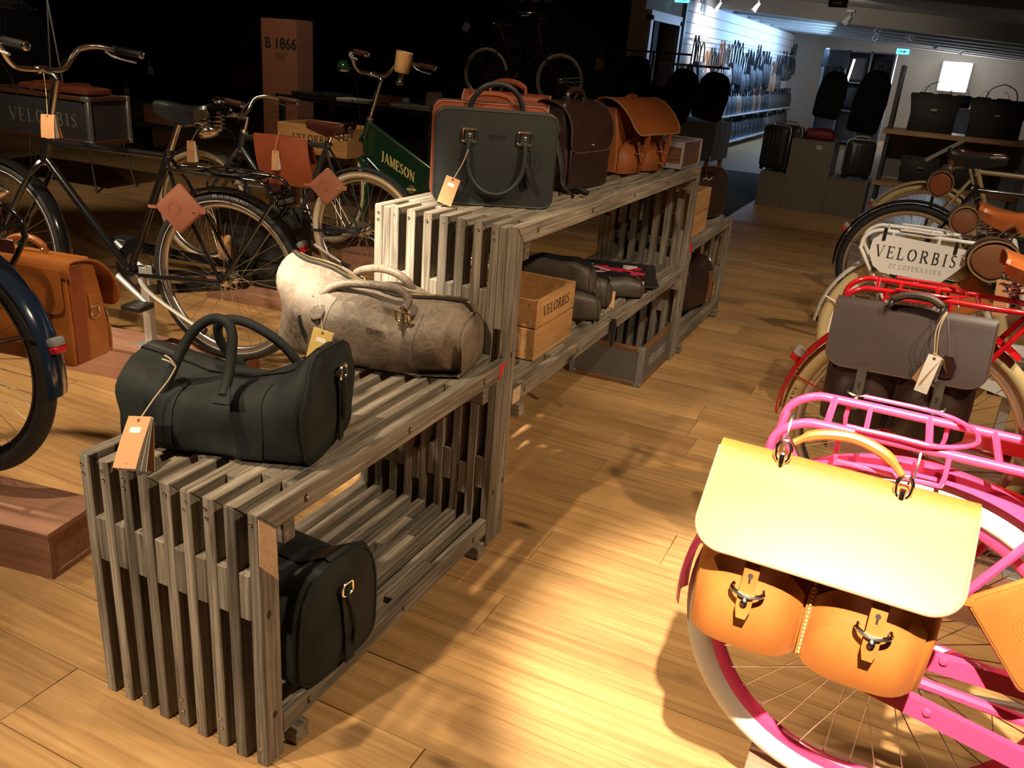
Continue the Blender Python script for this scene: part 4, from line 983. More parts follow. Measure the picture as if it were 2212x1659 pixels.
# dark bag on the lower shelf
lk = Duffel([(-.36,.22,.25,0,.0),(-.34,.27,.28,0,.0),(-.2,.285,.25,0,.1),(-.08,.285,.25,0,.1),(.0,.288,.295,0,-.1),(.012,.26,.285,0,-.1)], .004, 8, 9)
D3 = root('duffel_bag', 'black leather duffel lying on the lower shelf of the front bench', 'duffel bag', (-.005,.243,.1035), rad(-3), 'leather duffel bags')
body = part('body', lk.geo(), 'black_suede', D3, ang=60)
part('piping', lk.piping(.975), 'black_suede', body)
s = part('end_strap', G().tube([Vector((.0325,.01,.015)),Vector((.034,.008,.09)),Vector((.034,.0,.17)),Vector((.034,-.006,.215))], .016, 8, flat=.002), 'black_suede', D3)
ring_buckle(s, T(.037,-.004,.218) @ RZ(PI/2), .034, .030)
part('hanging_tab', G().tube(smooth_path([Vector((.040,-.008,.21)),Vector((.046,.012,.15)),Vector((.045,.022,.10)),Vector((.042,.024,.06))], 3), [.005]*7+[.011]*3, 8, flat=.0015), 'black_suede', s)
part('zip', lk.zip(.06, .93), 'bag_black', body)
# ------------------------------------------------------------------ goods on the tall bench
ZB = B2H+.003
def flat_case(name, label, c, rz, W, H, D, mat, tag_group, handles=True, name2='laptop bag', lean=0):
    """slim zipped document case: rounded slab with piping, two ring-mounted handles"""
    R = root(name, label, name2, c, rz, tag_group)
    sec = lambda k, y, q=0: [(a, y, b) for a, b in rrect(-W/2+k, W/2-k, k+q, H-k, .030, 4)]
    body = part('body', G().loft([sec(.004,-D/2), sec(0,-D/2+.008), sec(0,D/2-.008), sec(.004,D/2)]), mat, R, ang=50)
    for y in (-D/2+.002, D/2-.002): part('piping', G().tube([Vector(p) for p in sec(.001, y)], .0038, 6, True), mat, body)
    part('zip', G().tube([Vector((p[0],0,p[2])) for p in sec(-.001, 0)], .0035, 6, True), 'bag_black', body)
    return R
LW, LH = .362, .277
rzl = math.atan2(.191, .31)
cl = Vector((-.352,1.195,0)).lerp(Vector((-.042,1.386,0)), .5)+Vector((-.52,.86,0))*.04
L1 = flat_case('laptop_bag', 'dark green-black laptop bag with a handle hanging down its front', (cl.x, cl.y, ZB), rzl, LW, LH, .075, 'green_black', 'slim zipped laptop bags')
WL = lambda p: RZ(-rzl) @ (Vector(p)-Vector((cl.x, cl.y, ZB)))
for s in (-1, 1):
    xr = s*.083; a = part('ring_tab', G().box(xr-.013,xr+.013,-.0425,-.0375,.185,.222,.001), 'green_black', L1)
    ring_buckle(a, T(xr,-.043,.205), .040, .036, .0042); rivets(a, [((xr,-.043,.205),(0,-1,0))], .006)
fp = smooth_path([(-.083,-.046,.190),(-.086,-.050,.150),(-.078,-.054,.095),(-.045,-.057,.052),(0,-.058,.038),(.045,-.057,.052),(.078,-.054,.095),(.086,-.050,.150),(.083,-.046,.190)], 4)
hd = part('handle', G().tube(fp, .0082, 10), 'green_black', L1)
bp = smooth_path([(-.080,.040,.20),(-.080,.040,.255),(-.074,.030,.300),(-.045,.018,.338),(0,.012,.352),(.045,.018,.338),(.074,.030,.300),(.080,.040,.255),(.080,.040,.20)], 4)
part('handle', G().tube(bp, .0082, 10), 'green_black', L1)
g = G(); put_text(g, serif('VELORBIS', .0085, .14)[0], plane_fn((.0,-.0378,.205),(1,0,0),(0,0,1)), .0006); g.box(-.02,.02,-.0385,-.0375,.1955,.1965); part('lettering', g, 'bag_black', L1)['kind'] = 'stuff'
part('lock', G().tube([(.090,-.052,.135),(.098,-.056,.11),(.112,-.060,.075)], [.008,.010,.009], 8), 'plastic_black', L1, label='black security lock')
part('lock_cable', G().tube(smooth_path([(.083,-.05,.185),(.115,-.052,.18),(.118,-.055,.14),(.095,-.055,.125)], 4), .0013, 5), 'plastic_black', L1)
price_tag('orange card tag leaning on the dark green laptop bag', tuple(Vector((cl.x,cl.y,ZB)) + RZ(rzl) @ Vector((-.125,-.075,.083))), tuple(RZ(rzl) @ Vector((.93,-.1,-.35))), tuple(RZ(rzl) @ Vector((-.30,-.14,-.9))), .044, .082, [tuple(Vector((cl.x,cl.y,ZB)) + RZ(rzl) @ Vector(q)) for q in ((-.085,-.056,.165),(-.100,-.064,.125))])
c2 = cl+Vector((-.52,.86,0))*.085+Vector((-.01,-.008,0))
L2 = flat_case('laptop_bag', 'rust leather laptop bag hidden behind the dark green one', (c2.x, c2.y, ZB), rzl, .355, .292, .075, 'rust', 'slim zipped laptop bags')
for s in (-1, 1): part('ring_tab', G().box(s*.08-.013,s*.08+.013,-.0425,-.0375,.185,.222,.001), 'rust', L2)
part('handle', G().tube(smooth_path([(-.08,.0385,.2),(-.08,.045,.26),(-.05,.045,.31),(.05,.045,.31),(.08,.045,.26),(.08,.0385,.2)], 4), .008, 8), 'rust', L2)
# rust satchel standing further back
satchel('satchel', 'rust leather satchel with tied string behind the laptop bags', T(-.415,1.80,ZB) @ RZ(rad(20)), .28, .305, .10, 'rust', .5, .01, 'hide_edge', 2, 'rust', group='leather satchels', cat='satchel')
# espresso briefcase, face to the aisle
ME = T(-.262,1.925,ZB) @ RZ(rad(83))
BR = satchel('briefcase', 'dark espresso leather briefcase with buckled flap on the tall bench', ME, .315, .295, .135, 'espresso', .44, -.014, 'stitch_dark', 0, 'espresso', group='leather satchels', cat='briefcase', stitch='stitch_dark', flap_side=.004)
part('front_panel', G().box(-.150,.150,-.142,-.134,.006,.20,.003), 'espresso', BR)
part('lock_tab', G().prism(rrect(-.011,.011,-.055,.0,.010,3), 0, .003, T(0,-.142,.165) @ RX(PI/2)), 'espresso', BR)
part('stud', G().lathe([(.005,0),(.004,.005),(.002,.007)], 10, T(0,-.145,.155) @ RX(PI/2)), 'chrome', BR)
gs = part('side_tab', G().box(-.1615,-.1585,-.095,-.055,.17,.215,.001), 'espresso', BR); ring_buckle(gs, T(-.163,-.075,.205) @ RZ(PI/2), .032, .030)
part('shoulder_strap', G().tube(smooth_path([(-.164,-.072,.20),(-.172,-.10,.15),(-.170,-.12,.09),(-.166,-.13,.03),(-.172,-.16,.008),(-.17,-.20,.006)], 4), .011, 8, flat=.0018), 'black_leather', BR)
part('lock', G().tube([(-.175,-.185,.022),(-.180,-.205,.02),(-.19,-.24,.014)], [.008,.011,.010], 8), 'plastic_black', BR, label='black security lock')
# tan satchel, flap thrown forward, straps hanging
MT = T(-.262,2.60,ZB) @ RZ(rad(80))
TN_ = satchel('satchel', 'tan satchel with flap lifted and straps dangling on the tall bench', MT, .40, .265, .12, 'tan_matte', .5, .05, 'hide_edge', 2, 'tan_matte', open_flap=[(0,.003,.24),(0,.004,.275),(0,-.02,.298),(0,-.09,.29),(0,-.16,.235),(0,-.205,.165)], group='leather satchels', stitch='hide_edge')
for s in (-1, 1): part('flap_strap', G().tube(smooth_path([(s*.10,-.198,.165),(s*.10,-.196,.12),(s*.103,-.188,.07),(s*.10,-.178,.03)], 4), .012, 8, flat=.0018), 'tan_matte', TN_)
# metal edged wooden box at the far end with a black saddle on it
TB = root('storage_box', 'brown box with silver metal edges at the far end of the tall bench', 'box', (-.20,3.02,ZB), 0)
bx = (-.17,.17,-.165,.165,0,.115)
part('body', G().box(-.17,.17,-.165,.165,.002,.113,.003), 'walnut_trim', TB)
for x in (-.17,.17):
    for y in (-.165,.165): part('corner_edge', G().box(x-.006,x+.006,y-.006,y+.006,0,.118,.002), 'alu', TB)
for z in (.0,.115):
    for y in (-.165,.165): part('metal_edge', G().box(-.176,.176,y-.004,y+.004,z,z+.004,.001).box(-.176,-.10,y-.0055,y+.0055,z-.0 if z == 0 else z-.022,z+.022 if z == 0 else z+.004,.001).box(.10,.176,y-.0055,y+.0055,z-.0 if z == 0 else z-.022,z+.022 if z == 0 else z+.004,.001), 'alu', TB)
    for x in (-.17,.17): part('metal_edge', G().box(x-.004,x+.004,-.168,.168,z,z+.004,.001), 'alu', TB)
SA = root('loose_saddle', 'black leather saddle lying on the metal edged box', 'saddle', (-.28,2.98,ZB+.120), rad(60)); saddle(SA, 'saddle_black', 0, .083, 0)

# ------------------------------------------------------------------ crates
def crate(label, c, rz, W, D, H, mat='crate_pine', text='VELORBIS', rows=2, text_sides=('front',), post=True, tsize=.030, group='slatted wooden crates', z_text=None):
    R = root('wooden_crate', label, 'crate', c, rz, group); t = .012
    h = (H-.012-.006*(rows-1))/rows
    for k in range(rows):
        z0 = .012+k*(h+.006)
        for s in (-1, 1):
            b = part('long_board', G().box(-W/2, W/2, s*(D/2-t/2)-t/2, s*(D/2-t/2)+t/2, z0, z0+h, .0012), mat, R)
            if k == rows-1 and text and ((s < 0 and 'front' in text_sides) or (s > 0 and 'back' in text_sides)):
                g = G(); qs, w = serif(text, tsize, .10, 1.15); put_text(g, qs, plane_fn((0, s*D/2, z0+h*.5), (-s,0,0), (0,0,1)), .0004); part('lettering', g, 'ink', b)['kind'] = 'stuff'
            e = part('end_board', G().box(s*(W/2-t/2)-t/2, s*(W/2-t/2)+t/2, -D/2+t, D/2-t, z0, z0+h, .0012), mat, R)
            if 'end' in text_sides and k == rows-1 and s < 0:
                g = G(); qs, w = serif(text, tsize, .10, 1.15); put_text(g, qs, plane_fn((-W/2, 0, z0+h*.5), (0,-1,0), (0,0,1)), .0004); part('lettering', g, 'ink', e)['kind'] = 'stuff'
    for sx in (-1, 1):
        for sy in (-1, 1): part('corner_post', G().box(sx*(W/2-t-.018)-.018, sx*(W/2-t-.018)+.018, sy*(D/2-t-.008)-.008, sy*(D/2-t-.008)+.008, .012, H-.006, .001), mat, R)
    part('bottom_board', G().box(-W/2, W/2, -D/2, D/2, 0, .012, .001), mat, R)
    g = G()
    for k in range(rows):
        for dz in (.2, .8):
            for y in (-D/2+.03, D/2-.03): g.lathe([(.003,0),(.003,.0008)], 8, align((-1,0,0), (-W/2,y,.012+k*(h+.006)+h*dz)))
            for x in (-W/2+.02, W/2-.02): g.lathe([(.003,0),(.003,.0008)], 8, align((0,-1,0), (x,-D/2,.012+k*(h+.006)+h*dz)))
    part('screws', g, 'ink_brown', R)['kind'] = 'stuff'
    return R
ZS = .4985
cr1 = crate('pine crate stencilled in black on the shelf of the tall bench', (-.175,1.535,ZS), rad(90), .33, .25, .205, text_sides=('front',), tsize=.036)
cr2 = crate('pine crate on the low bench behind the tall one', (-.145,3.40,.6135), rad(90), .34, .24, .23, text=None)
part('paper_label', G().box(-.1658,-.1648,-.07,-.01,.025,.085), 'fresh_cut', cr1, label='pale rubbed label patch')
# dark crate with brown trim on the floor
DC = root('lined_crate', 'dark lettered crate with brown wooden trim on the floor under the tall bench', 'crate', (-.195,2.885,0), 0)
w_, d_, h_ = .36, .53, .195
for s in (-1, 1):
    a = part('side_panel', G().box(s*(w_/2-.008)-.006, s*(w_/2-.008)+.006, -d_/2+.01, d_/2-.01, .02, h_-.02), 'trunk_grey', DC); part('end_panel', G().box(-w_/2+.01, w_/2-.01, s*(d_/2-.008)-.006, s*(d_/2-.008)+.006, .02, h_-.02), 'trunk_grey', DC)
    if s > 0:
        g = G(); put_text(g, serif('VELORBIS', .045, .10, 1.1)[0], plane_fn((w_/2-.002,0,h_*.5),(0,1,0),(0,0,1)), .0005); part('lettering', g, 'ink_grey', a)['kind'] = 'stuff'
    for z in (0, h_-.022):
        part('trim_rail', G().box(s*(w_/2-.011)-.011, s*(w_/2-.011)+.011, -d_/2, d_/2, z, z+.022, .002), 'walnut_trim', DC); part('trim_rail', G().box(-w_/2, w_/2, s*(d_/2-.011)-.011, s*(d_/2-.011)+.011, z, z+.022, .002), 'walnut_trim', DC)
    for s2 in (-1, 1):
        part('metal_corner', G().box(s*(w_/2-.012)-.014, s*(w_/2-.012)+.014, s2*(d_/2-.012)-.014, s2*(d_/2-.012)+.014, .022, h_-.022, .002), 'suit_grey', DC)
        for z in (-.0, h_-.024): part('corner_cap', G().box(s*(w_/2-.016)-.018, s*(w_/2-.016)+.018, s2*(d_/2-.016)-.018, s2*(d_/2-.016)+.018, z, z+.0245, .003), 'suit_grey', DC)
part('base', G().box(-w_/2+.01, w_/2-.01, -d_/2+.01, d_/2-.01, .006, .014), 'trunk_grey', DC)
for k, (mt, x, y, nm) in enumerate((('green_plastic',-.05,-.16,'green'),('purple_plastic',-.10,-.17,'purple'),('pink_plastic',-.02,-.10,'pink'),('plastic_black',-.09,-.10,'black'))):
    tag(part('bicycle_bell', G().lathe([(.030,0),(.031,.012),(.027,.024),(.016,.033),(.004,.036)], 18, T(0,0,0)), mt, None, (-.195+x,2.885+y,.0145)), f'{nm} round bicycle bell inside the dark floor crate', 'bell', 'bells in the dark crate')
# ------------------------------------------------------------------ wash bags and brochures on the shelf
def washbag(label, c, rz, L, w, h, seed, mat='dark_buffalo', pulls=True):
    k = Duffel([(-L/2,w*.80,h*.72,0,-.5),(-L/2+.012,w*.95,h*.88,0,-.6),(-L*.25,w,h,0,-.6),(0,w,h*1.02,0,-.6),(L*.25,w,h,0,-.6),(L/2-.012,w*.95,h*.88,0,-.6),(L/2,w*.80,h*.72,0,-.5)], .010, 14, seed, 22, 20)
    R = root('wash_bag', label, 'wash bag', c, rz, 'dark leather wash bags on the tall bench shelf')
    b = part('body', k.geo(), mat, R, ang=60); part('zip', k.zip(.06,.94,.009), 'bag_black', b)
    for u in (.05, .95): part('piping', k.piping(u, .003), mat, b)
    for u in (.10, .90):
        p = k.pt(u, PI*.46, .008); part('zip_pull', G().box(-.004,.004,-.003,.003,-.022,.002,.001,T(p.x,p.y-.01,p.z)), 'brass', b)
    part('wrist_strap', G().tube(smooth_path([k.pt(.98,0,.0),k.pt(.98,0,.0)+Vector((.02,.01,.0)),k.pt(.96,-.5)+Vector((.03,.0,-.02)),k.pt(.96,-1.2)+Vector((.02,-.02,-.01))],4), .007, 8, flat=.0016), mat, R)
    return R
washbag('dark leather wash bag lying on top of the others', (-.225,1.965,.585), rad(12), .275, .13, .125, 3)
washbag('dark leather wash bag right behind the pine crate, under the top one', (-.165,1.915,ZS), rad(30), .25, .125, .115, 4)
washbag('dark leather wash bag beneath the top one, further back', (-.20,2.13,ZS), rad(20), .26, .125, .125, 5)
washbag('low dark leather wash bag between the stack and the brochures', (-.13,2.36,ZS), rad(28), .25, .13, .085, 6)
tg = price_tag('kraft tag and cord lying in front of the low wash bag', (-.075,2.20,.555), (.8,.5,.1), (.15,-.5,-.8), .035, .07, [(-.13,2.30,.585),(-.10,2.25,.575)], sticker=False)
lk_ = root('security_lock', 'black security lock hanging over the shelf edge by its cable', 'lock', (.017,1.985,.45), 0)
part('lock_body', G().tube([(0,0,.055),(.002,0,.035),(.002,0,-.045),(.002,0,-.055)], [.010,.012,.010,.006], 8), 'plastic_black', lk_); part('cable', G().tube(smooth_path([(0,0,.05),(-.03,-.02,.075),(-.09,-.01,.09),(-.11,.0,.11)],4), .0015, 5), 'plastic_black', lk_)
for k in range(6):
    R = root('brochure', ('top' if k == 5 else ['lowest','second lowest','third','fourth','fifth'][k])+' brochure with dark red and white cover in the stack on the shelf', 'brochure', (-.20+.006*(k%3),2.76-.03*k,ZS+.006*k), rad(18+3*(k%2)), 'stack of brochures')
    part('cover', G().box(-.15,.15,-.21,.21,0,.0055,.001), 'print_dark', R)
    if k >= 4:
        rr = random.Random(k); 
        for q in range(26):
            x, y_ = rr.uniform(-.12,.12), rr.uniform(-.19,.17); w2, h2 = rr.uniform(.015,.055), rr.uniform(.006,.026)
            part('print_patch', G().box(-w2,w2,-h2,h2,0,.0004+.00005*q,0,T(x*.78,y_*.85,.0056) @ RZ(rr.uniform(-.8,.2))), ('print_red','print_white','pink_plastic')[q % 3], R)
part_ = root('brochure', 'pink edged leaflet sticking out at the front of the brochures', 'leaflet', (-.055,2.52,ZS), rad(12), 'stack of brochures')
part('sheet', G().box(-.04,.04,-.03,.03,0,.012,.002), 'pink_plastic', part_)
# ------------------------------------------------------------------ goods on the bench behind
cb = Duffel([(-.20,.20,.18,0,0),(-.19,.25,.23,0,0),(-.08,.28,.24,0,.1),(.08,.28,.25,0,.1),(.18,.24,.275,0,-.05),(.215,.17,.27,0,-.1)], .012, 10, 12)
CB = root('leather_bag', 'dark brown leather bag with tan straps on the rear low bench', 'leather bag', (-.195,3.985,.6135), rad(80))
b = part('body', cb.geo(), 'espresso', CB, ang=60)
for u in (.93, .99): part('piping', cb.piping(u, .004), 'roll_shell', b)
part('end_strap', G().tube(smooth_path([(.215,-.03,.02),(.232,-.01,.10),(.222,.0,.17),(.20,.01,.25)], 4), .014, 8, flat=.002), 'roll_shell', CB); part('handle', G().tube(smooth_path([(-.08,-.09,.18),(-.06,-.06,.25),(.0,-.04,.27),(.06,-.06,.25),(.08,-.09,.19)],4), .008, 8), 'espresso', CB)
part('string_bow', G().tube(smooth_path([(-.12,-.06,.215),(-.10,-.08,.235),(-.07,-.09,.225),(-.05,-.10,.24)],3), .003, 5), 'twine', CB)
lb = Duffel([(-.20,.20,.24,0,0),(-.19,.23,.27,0,0),(0,.24,.26,0,0),(.10,.235,.29,0,-.1),(.125,.22,.29,0,-.1)], .004, 8, 14)
LB_ = root('leather_bag', 'espresso leather bag with chrome ring on the lower shelf of the rear bench', 'leather bag', (-.15,3.86,.1035), rad(80)); b = part('body', lb.geo(), 'espresso', LB_, ang=60); part('piping', lb.piping(.97), 'chrome', b); part('side_strap', G().tube([(.05,-.118,.03),(.06,-.124,.14),(.06,-.120,.22)], .014, 8, flat=.002), 'brown_pouch', LB_)
# ------------------------------------------------------------------ things hung on the bicycles
# pink bicycle: tan satchel with carrying strap, pouch
logo_x['dark espresso satchel hanging on the red bicycle rack with swing tags'] = .06
MP = T(.953,.312,.552) @ RY(.012)
PB = satchel('satchel', 'large tan satchel hanging on the pink bicycle rack in glaring light', MP, .375, .302, .105, 'tan', .60, .034, 'hide_edge', 2, 'tan', handle=False, straight=True, group='leather satchels')
cs_ = part('carry_strap', G().tube(smooth_path([(-.085,-.03,.338),(-.055,-.025,.358),(.0,-.02,.366),(.05,-.025,.354),(.08,-.03,.33)], 4), [.006]*3+[.009]*11+[.006]*3, 8), 'tan', PB)
for x, z in ((-.098,.318), (.088,.310)):
    part('snap_hook', G().tube([Vector((x+.012*math.cos(a),-.03,z+.020*math.sin(a))) for a in [2*PI*i/14 for i in range(14)]], .0035, 7, True).lathe([(.006,-.012),(.007,0),(.005,.012)], 10, T(x,-.03,z-.016)), 'chrome', cs_)
for s in (-1, 1): part('hanging_hook', G().tube(smooth_path([(s*.10,.004,.30),(s*.10,.008,.345),(s*.10,.03,.36),(s*.10,.045,.35)], 3), .005, 6, flat=.002), 'steel', PB)
pouch('tan square pouch hanging beside the pink bicycle chain case', (1.288,.262,.700), (0,-1,.05), 40.5, .175, 'tan')
# red bicycle: espresso satchel with tag
MR = T(1.035,1.418,.560) @ RY(-.02)
RB = satchel('satchel', 'dark espresso satchel hanging on the red bicycle rack with swing tags', MR, .372, .325, .095, 'espresso', .50, .006, 'stitch_dark', 2, 'dark_buffalo', straight=True, logo='VELORBIS', group='leather satchels', stitch='stitch_dark', buckle='steel')
for s in (-1, 1): part('hanging_hook', G().tube(smooth_path([(s*.10,.004,.29),(s*.10,.008,.34),(s*.10,.03,.355),(s*.10,.045,.345)], 3), .005, 6, flat=.002), 'steel', RB)
part('charm', G().prism([(-.010,.024),(-.022,.0),(-.020,-.03),(0,-.040),(.020,-.03),(.022,0),(.010,.024)], -.0015, .0015, T(.100,-.116,.215) @ RX(PI/2)), 'espresso', RB, label='leather charm'); part('charm_cord', G().tube([(.07,-.05,.345),(.085,-.09,.30),(.10,-.118,.238)], .0016, 5), 'dark_buffalo', RB)
price_tag('white paper swing tag on the espresso satchel of the red bicycle', (1.098,1.285,.800), (.85,-.25,.2), (-.12,-.18,-.95), .034, .10, [(1.100,1.36,.90),(1.085,1.31,.86)], 'paper', 0, False)
price_tag('brown folded swing tag beside the white one on the espresso satchel', (1.104,1.292,.800), (.7,-.6,.3), (-.38,-.12,-.9), .036, .085, [(1.102,1.362,.90),(1.092,1.315,.86)], 'kraft', 2.2, False)
# white bicycle: sign plate
SG = root('sign_plate', 'white enamel sign lettered in black serif capitals on the white bicycle', 'sign', (0,0,0), 0)
pl_ = [(.880,.9025),(1.186,.887),(1.205,.858),(1.118,.752),(.905,.756),(.872,.778),(.848,.825),(.852,.878)]
part('plate', G().prism(pl_, -2.478, -2.472, Matrix(((1,0,0,0),(0,0,-1,0),(0,1,0,0),(0,0,0,1)))), 'paint_white', SG)
g = G(); qs, w1 = serif('VELORBIS', .047, .26); k = .285/w1; qs = [[(a*k, b*.96) for a, b in q] for q in qs]; put_text(g, qs, plane_fn((1.012,2.4715,.838),(1,0,.004),(0,0,1)), .0005); part('lettering', g, 'ink', SG)['kind'] = 'stuff'
g = G(); qs, w1 = serif('OF COPENHAGEN', .0165, .34, .8); k = .185/w1; qs = [[(a*k, b) for a, b in q] for q in qs]; put_text(g, qs, plane_fn((1.02,2.4715,.788),(1,0,.004),(0,0,1)), .0005); part('lettering', g, 'ink_grey', SG)['kind'] = 'stuff'
part('registered_mark', G().torus(.006, .0006, 20, 5, T(1.166,2.4712,.862)), 'ink_grey', SG)
for x, z in ((.89,.905), (1.14,.892)):
    part('clip', G().box(x-.006,x+.006,2.466,2.50,z-.026,z+.018,.002), 'plastic_black', SG)
part('clip', G().box(.872,.888,2.466,2.50,.758,.771,.002), 'plastic_black', SG)
# rolled tool bags behind three saddles
def tool_roll(label, c, w, h, L, rz=0, face='roll_face'):
    R = root('tool_roll', label, 'tool bag', c, rz, 'leather tool rolls under the saddles')
    def sec(k, y):   # rounded, narrower at the foot
        out = []
        for i in range(28):
            a = 2*PI*i/28; r = 1-.16*max(0, -math.sin(a))**2*abs(math.cos(a)); out.append(((w/2-k)*math.cos(a)*(1-.12*max(0,-math.sin(a))), y, (h/2-k)*math.sin(a)*r))
        return out
    sh = part('shell', G().loft([sec(.006,-L/2+.012), sec(.004,-L/2), sec(0,-L/2), sec(0,L/2), sec(.004,L/2), sec(.006,L/2-.012)]), 'roll_shell', R)
    for s in (-1, 1): part('end_disc', G().loft([sec(.012,s*(L/2-.016)), sec(.012,s*(L/2-.006)), sec(.022,s*(L/2-.003))]), face, R); part('rim_edge', G().tube([Vector(p) for p in sec(.001, s*L/2)], .003, 6, True), 'hide_edge', sh)
    for y in (-L*.22, L*.22):
        st = part('strap', G().tube([Vector(p)*1.03 for p in sec(-.002, 0)], .010, 8, True, flat=.002, M=T(0,y,0)), 'roll_shell', R); ring_buckle(st, T(-w*.53,y,.0) @ RZ(PI/2), .026, .024, .0026)
    part('loop', G().tube(smooth_path([(.0,0,h/2),(.02,0,h/2+.03),(.05,0,h/2+.05),(.06,0,h/2+.03),(.03,0,h/2-.005)],3), .008, 6, flat=.002), 'roll_shell', R)
    return R
tool_roll('leather tool roll behind the orange saddle of the white bicycle', (1.262,2.50,.868), .172, .150, .17, rad(4), 'roll_face')
tool_roll('leather tool roll on the black bicycle right of the white one', (1.218,4.00,.800), .142, .150, .17, 0)
tool_roll('reddish tool roll on the cream bicycle, last in the row', (1.088,5.12,.858), .148, .165, .17, 0, 'cognac')
pouch('orange leather pouch under the tool roll of the white bicycle', (1.215,2.47,.715), (0,-1,.2), 35, .13, 'saddle_orange')
price_tag('pair of brown swing tags hanging near the red rack at the right edge', (1.262,1.90,.905), (.9,-.3,0), (.12,-.05,-.98), .038, .11, [(1.24,1.93,.99),(1.25,1.91,.95)], 'kraft', 1.2, False)
# navy bicycle: orange satchel hung on its far side, lettered plate
MN = T(-1.262,.452,.505) @ RZ(rad(190))
NB = satchel('satchel', 'orange leather satchel hanging behind the navy wheel, seen from its back', MN, .36, .305, .15, 'tan', .45, .02, 'tan', 2, 'tan', group='leather satchels')
def bfl(u, v):
    s = (1-v)*.13; hw = .095-(.03-math.sqrt(max(0,.0009-(.03-s)**2)) if s < .03 else 0); return (-.07+(2*u-1)*hw, .007+.002*math.sin(PI*v), .285-.13*v)
part('back_flap', G().grid(bfl, 10, 14, .003), 'tan', NB)
gt = part('side_tab', G().box(-.186,-.1805,-.10,-.07,.13,.20,.001), 'tan', NB); ring_buckle(gt, T(-.188,-.085,.150) @ RZ(PI/2), .030, .034, .003)
part('gusset', G().box(-.183,-.178,-.055,-.006,.01,.29,.001), 'rust', NB)
NP = root('rack_plate', 'dark lettered plate on the rack of the navy bicycle', 'sign', (-1.075,.268,.905), rad(10))
part('plate', G().box(-.17,.085,-.003,.003,-.018,.018,.002), 'saddle_brown', NP); g = G(); put_text(g, serif('VELORBIS', .024, .14)[0], plane_fn((-.035,-.003,0),(1,0,0),(0,0,1)), .0005); part('lettering', g, 'brown_pouch', NP)['kind'] = 'stuff'
# black bicycle: square pouch, bar tag, far side pannier
pouch('square leather pouch with stud, hanging under the black bicycle saddle', (-1.592,1.385,.774), (.35,-.93,.1), 45, .142, 'brown_pouch')
price_tag('kraft tag hanging from the handlebar of the black bicycle', (-2.02,1.19,1.088), (.97,.15,.08), (.05,-.12,-.98), .062, .085, [(-2.16,1.30,1.222),(-2.08,1.24,1.17)], 'kraft', .9, False)
PN = root('pannier', 'black leather pannier on the far side of the black bicycle rack', 'pannier', (-1.40,1.655,.44), rad(8))
part('body', G().loft([[(a, b, z) for a, b in rrect(-.19+k,.19-k,-.035+k,.045-k,.02,3)] for z, k in ((0,.012),(.012,0),(.15,-.002),(.30,.0),(.33,.01))]), 'black_leather', PN)
part('flap', G().grid(lambda u, v: (-.198+.396*u, (-.045-.006*math.sin(PI*v)) if v > .25 else -.045+.09*(1-v/.25)*.9, .335+.02*math.sin(min(1,v/.25)*PI/2)*(1 if v < .25 else 1)-(.0 if v < .25 else (v-.25)*.30)), 8, 16, .004), 'black_leather', PN)
price_tag('kraft tag on the black leather pannier seen through the black rear wheel', (-1.545,1.565,.652), (.97,.2,0), (.08,-.05,-.99), .058, .115, [(-1.54,1.575,.70)], 'kraft', .4, False)
HL = root('head_lamp', 'chrome bullet lamp on the fork of the black bicycle', 'lamp', (-2.52,1.26,.735), rad(195)); part('shell', G().lathe([(.004,-.085),(.022,-.07),(.040,-.035),(.047,.0),(.048,.02),(.044,.026)], 20, RY(PI/2)), 'chrome', HL); part('glass', G().lathe([(.042,.024),(.030,.030),(.006,.034)], 16, RY(PI/2)), 'lens_clear', HL); part('bracket', G().tube([(0,0,-.045),(-.01,.02,-.07),(-.03,.06,-.08)], .006, 6), 'chrome', HL)
# grey bicycle: leather sheet bag over the top tube, pouch, lamp
SB = root('frame_bag', 'rust leather bag folded over the top tube of the dark grey bicycle', 'bag', (-2.11,2.61,.90), rad(6))
for s in (-1, 1):
    def fn(u, v): return (-.165+.33*u+(.06*v if True else 0)*(1), s*(.018+.022*math.sin(v*PI*.8)), .022-.24*v+ (.012*(1-v)*math.sin(u*PI)))
    part('side_panel', G().grid(fn, 8, 10, .003*s), 'rust', SB)
part('top_fold', G().grid(lambda u, v: (-.165+.33*u, -.02+.04*v, .020+.010*math.sin(PI*v)), 6, 6, .003), 'rust', SB)
for x in (-.085,.205): part('stud', G().lathe([(.008,0),(.006,.004)], 10, align((0,-1,0),(x,-.034,-.195))), 'brass', SB)
price_tag('bundle of pale tags hanging on the rust frame bag', (-2.10,2.545,.86), (.95,.2,0), (.03,-.1,-.99), .035, .10, [(-2.09,2.57,.955),(-2.10,2.555,.90)], 'kraft', 1.5, False)
pouch('square leather pouch hanging from the seat post of the dark grey bicycle', (-1.735,2.50,.727), (.3,-.95,.1), 45, .140, 'brown_pouch')
LG = root('head_lamp', 'chrome bullet lamp on the head tube of the dark grey bicycle', 'lamp', (-2.53,2.50,.915), rad(200)); part('shell', G().lathe([(.004,-.075),(.022,-.06),(.036,-.03),(.042,.0),(.043,.02),(.04,.026)], 18, RY(PI/2)), 'chrome', LG); part('glass', G().lathe([(.038,.024),(.006,.032)], 14, RY(PI/2)), 'lens_clear', LG)
price_tag('pale kraft tags tied below the lamp of the dark grey bicycle', (-2.56,2.42,.865), (.95,.2,0), (.06,-.1,-.98), .045, .11, [(-2.54,2.46,.93)], 'kraft', 1.3, False)
